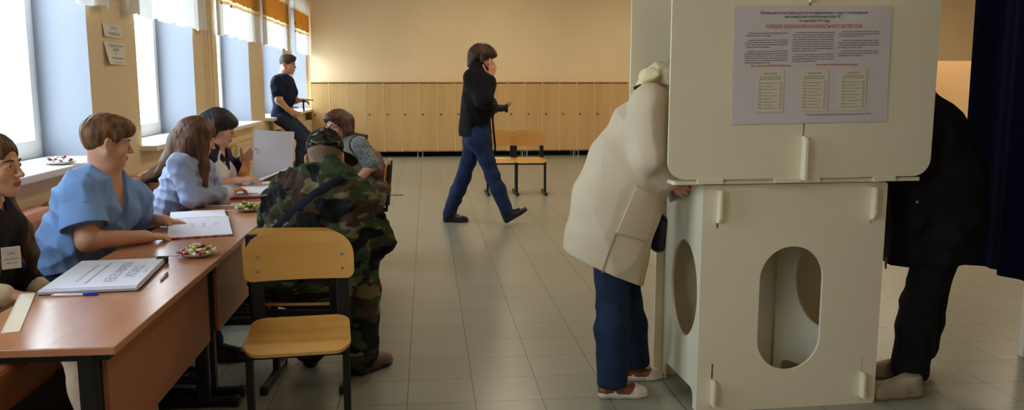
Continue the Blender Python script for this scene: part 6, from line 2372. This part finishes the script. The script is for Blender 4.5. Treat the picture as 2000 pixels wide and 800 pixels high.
# ================================================================ 10. the man in black
def p_black():
    Yc = 3.64
    J = dict(pel=atY(1842, 440, Yc), hipR=atY(1842, 448, Yc + 0.10), hipL=atY(1840, 448, Yc - 0.10), waist=atY(1838, 350, Yc), chest=atY(1800, 265, Yc), neck=atY(1765, 195, Yc),
             shR=atY(1775, 225, Yc + 0.19), shL=atY(1775, 225, Yc - 0.19), elR=V(2.02, Yc + 0.16, 1.04), wrR=V(1.80, Yc + 0.10, 1.02), elL=V(2.04, Yc - 0.10, 1.06), wrL=V(1.84, Yc - 0.06, 1.03),
             knL=atY(1795, 590, Yc - 0.10), anL=atY(1778, 735, Yc - 0.12), knR=atY(1815, 590, Yc + 0.10), anR=atY(1790, 720, Yc + 0.16))
    J['anR'][2] = 0.10; J['anL'][2] = 0.10
    root = root_for('person', J, 'man in black jacket and trousers bending into the right side of the booth')
    H = Head(V(J['neck'][0] - 0.12, Yc, J['neck'][2] + 0.03), (-0.70, 0.0, -0.72), (-0.7, 0, 0.72), 0.235)
    S = Sdf(0.0055)
    add_head(S, H, 0.003, True)
    S.cap(H.P(0, -0.025, -0.05), J['neck'] - V(-0.03, 0, 0.03), 0.058, 0.064, 0.03)
    add_torso(S, J, -0.02)
    for sd in 'RL':
        add_arm(S, J, sd)
    add_hand(S, J['wrR'], (-0.9, 0, -0.12), (0, 0, 1), 'R', 1.0, curl=(0.4, 0.5, 0.3))
    add_hand(S, J['wrL'], (-0.9, 0, -0.12), (0, 0, 1), 'L', 1.0, curl=(0.4, 0.5, 0.3))
    for sd in 'RL':
        add_leg(S, J, sd)
    S.build('body', [M_skinB, M_lip], root, head_regions(H))
    add_eyes(H, root)
    hr = Sdf(0.006)
    H.E(hr, 0, -0.02, 0.042, 0.082, 0.102, 0.086, 0.02)
    H.E(hr, 0, 0.125, -0.045, 0.085, 0.085, 0.10, 0.010, True)
    hr.build('hair', hairmat('dark_short_hair', srgb(36, 28, 24), srgb(56, 44, 38)), root)
    C = Sdf(0.0065)
    lt = V(0, 1, 0)
    C.chain([atY(1768, 205, Yc), atY(1800, 265, Yc), atY(1828, 340, Yc), atY(1832, 420, Yc), atY(1816, 500, Yc)], [0.125, 0.165, 0.190, 0.190, 0.195], 0.05, lt, [1.3, 1.25, 1.15, 1.1, 1.05])
    C.chain([atY(1760, 330, Yc), atY(1758, 420, Yc), atY(1752, 500, Yc)], [0.07, 0.06, 0.055], 0.06, lt, 2.2)
    C.cap(J['shL'], J['elL'], 0.085, 0.07, 0.05)
    C.cap(J['elL'], J['wrL'], 0.068, 0.05, 0.04)
    C.cap(J['shR'], J['elR'], 0.085, 0.07, 0.05)
    C.cap(J['elR'], J['wrR'], 0.068, 0.05, 0.04)
    C.cap(J['neck'] + V(0.03, 0, -0.02), J['neck'] + V(-0.02, 0, 0.02), 0.10, 0.085, 0.03)
    hA, hB = atY(1722, 515, Yc), atY(1890, 492, Yc)
    nv = nrm(np.cross(hB - hA, V(0, 1, 0)))
    if nv[2] > 0:
        nv = -nv
    C.cut(hA, nv)
    C.wrinkle(0.007, 26, 5, 3)
    jk = C.build('jacket', M_blackcl, root, shell=0.02)
    zp = atY(1730, 512, Yc - 0.10)
    MB().tube([zp + V(0, 0, 0.02), zp, zp + V(0.002, 0, -0.03)], [0.004, 0.006, 0.004], 8).build('zip_pull', mat('brass', srgb(150, 120, 66), 0.35, metal=0.9), jk, world=True)
    sn = atY(1792, 394, Yc - 0.215)
    MB().ball(sn, (0.007, 0.004, 0.007)).build('snap_button', M_steel, jk, world=True)
    Tr = Sdf(0.006)
    for sd in 'RL':
        add_leg(Tr, J, sd, 0.016, 1.0, wide_end=0.030)
    Tr.cap(J['hipR'], J['hipL'], 0.13, 0.13, 0.05)
    Tr.wrinkle(0.006, 34, 5, 5)
    Tr.cut(V(0, 0, 0.06), (0, 0, -1))
    Tr.build('trousers', M_blackcl, root)
    M_sn = mat('beige_sneaker', srgb(150, 136, 114), 0.7, var=0.08, vscale=12)
    M_sn2 = mat('grey_panel', srgb(104, 92, 80), 0.7)
    h1 = atZ(1803, 773, 0.0); h2 = atZ(1800, 733, 0.0)
    shoe(root, h1, (-1, 0.02, 0), (0, 0, 1), [[M_sn, M_sn2], M_sn, M_sn2], 0.28, 1.05, 'sneaker', 'worn beige sneaker')
    shoe(root, h2, (-1, 0.08, 0), (0, 0, 1), [[M_sn, M_sn2], M_sn, M_sn2], 0.28, 1.05, 'sneaker', 'worn beige sneaker')


for f_ in (p_blue, p_left, p_blazer, p_navy, p_camo, p_glasses, p_sill, p_walk, p_cream, p_black):
    f_()

# ---------------------------------------------------------------- jacket thrown over the sofa back
jr = Sdf(0.007)
for (px, py, Y, r) in ((300, 345, 5.95, 0.035), (318, 336, 6.0, 0.05), (338, 328, 6.05, 0.06), (352, 330, 6.1, 0.055)):
    pt = atY(px, py, Y)
    jr.ell(pt, (0.07, 0.11, r), None, 0.05)
jr.wrinkle(0.012, 34, 6, 4)
jo = jr.build('jacket', fabric('brown_jacket_cloth', srgb(92, 66, 54), 0.15, 14))
tag(jo, 'brown jacket thrown over the sofa back between the woman in blue and the blazer', 'jacket')
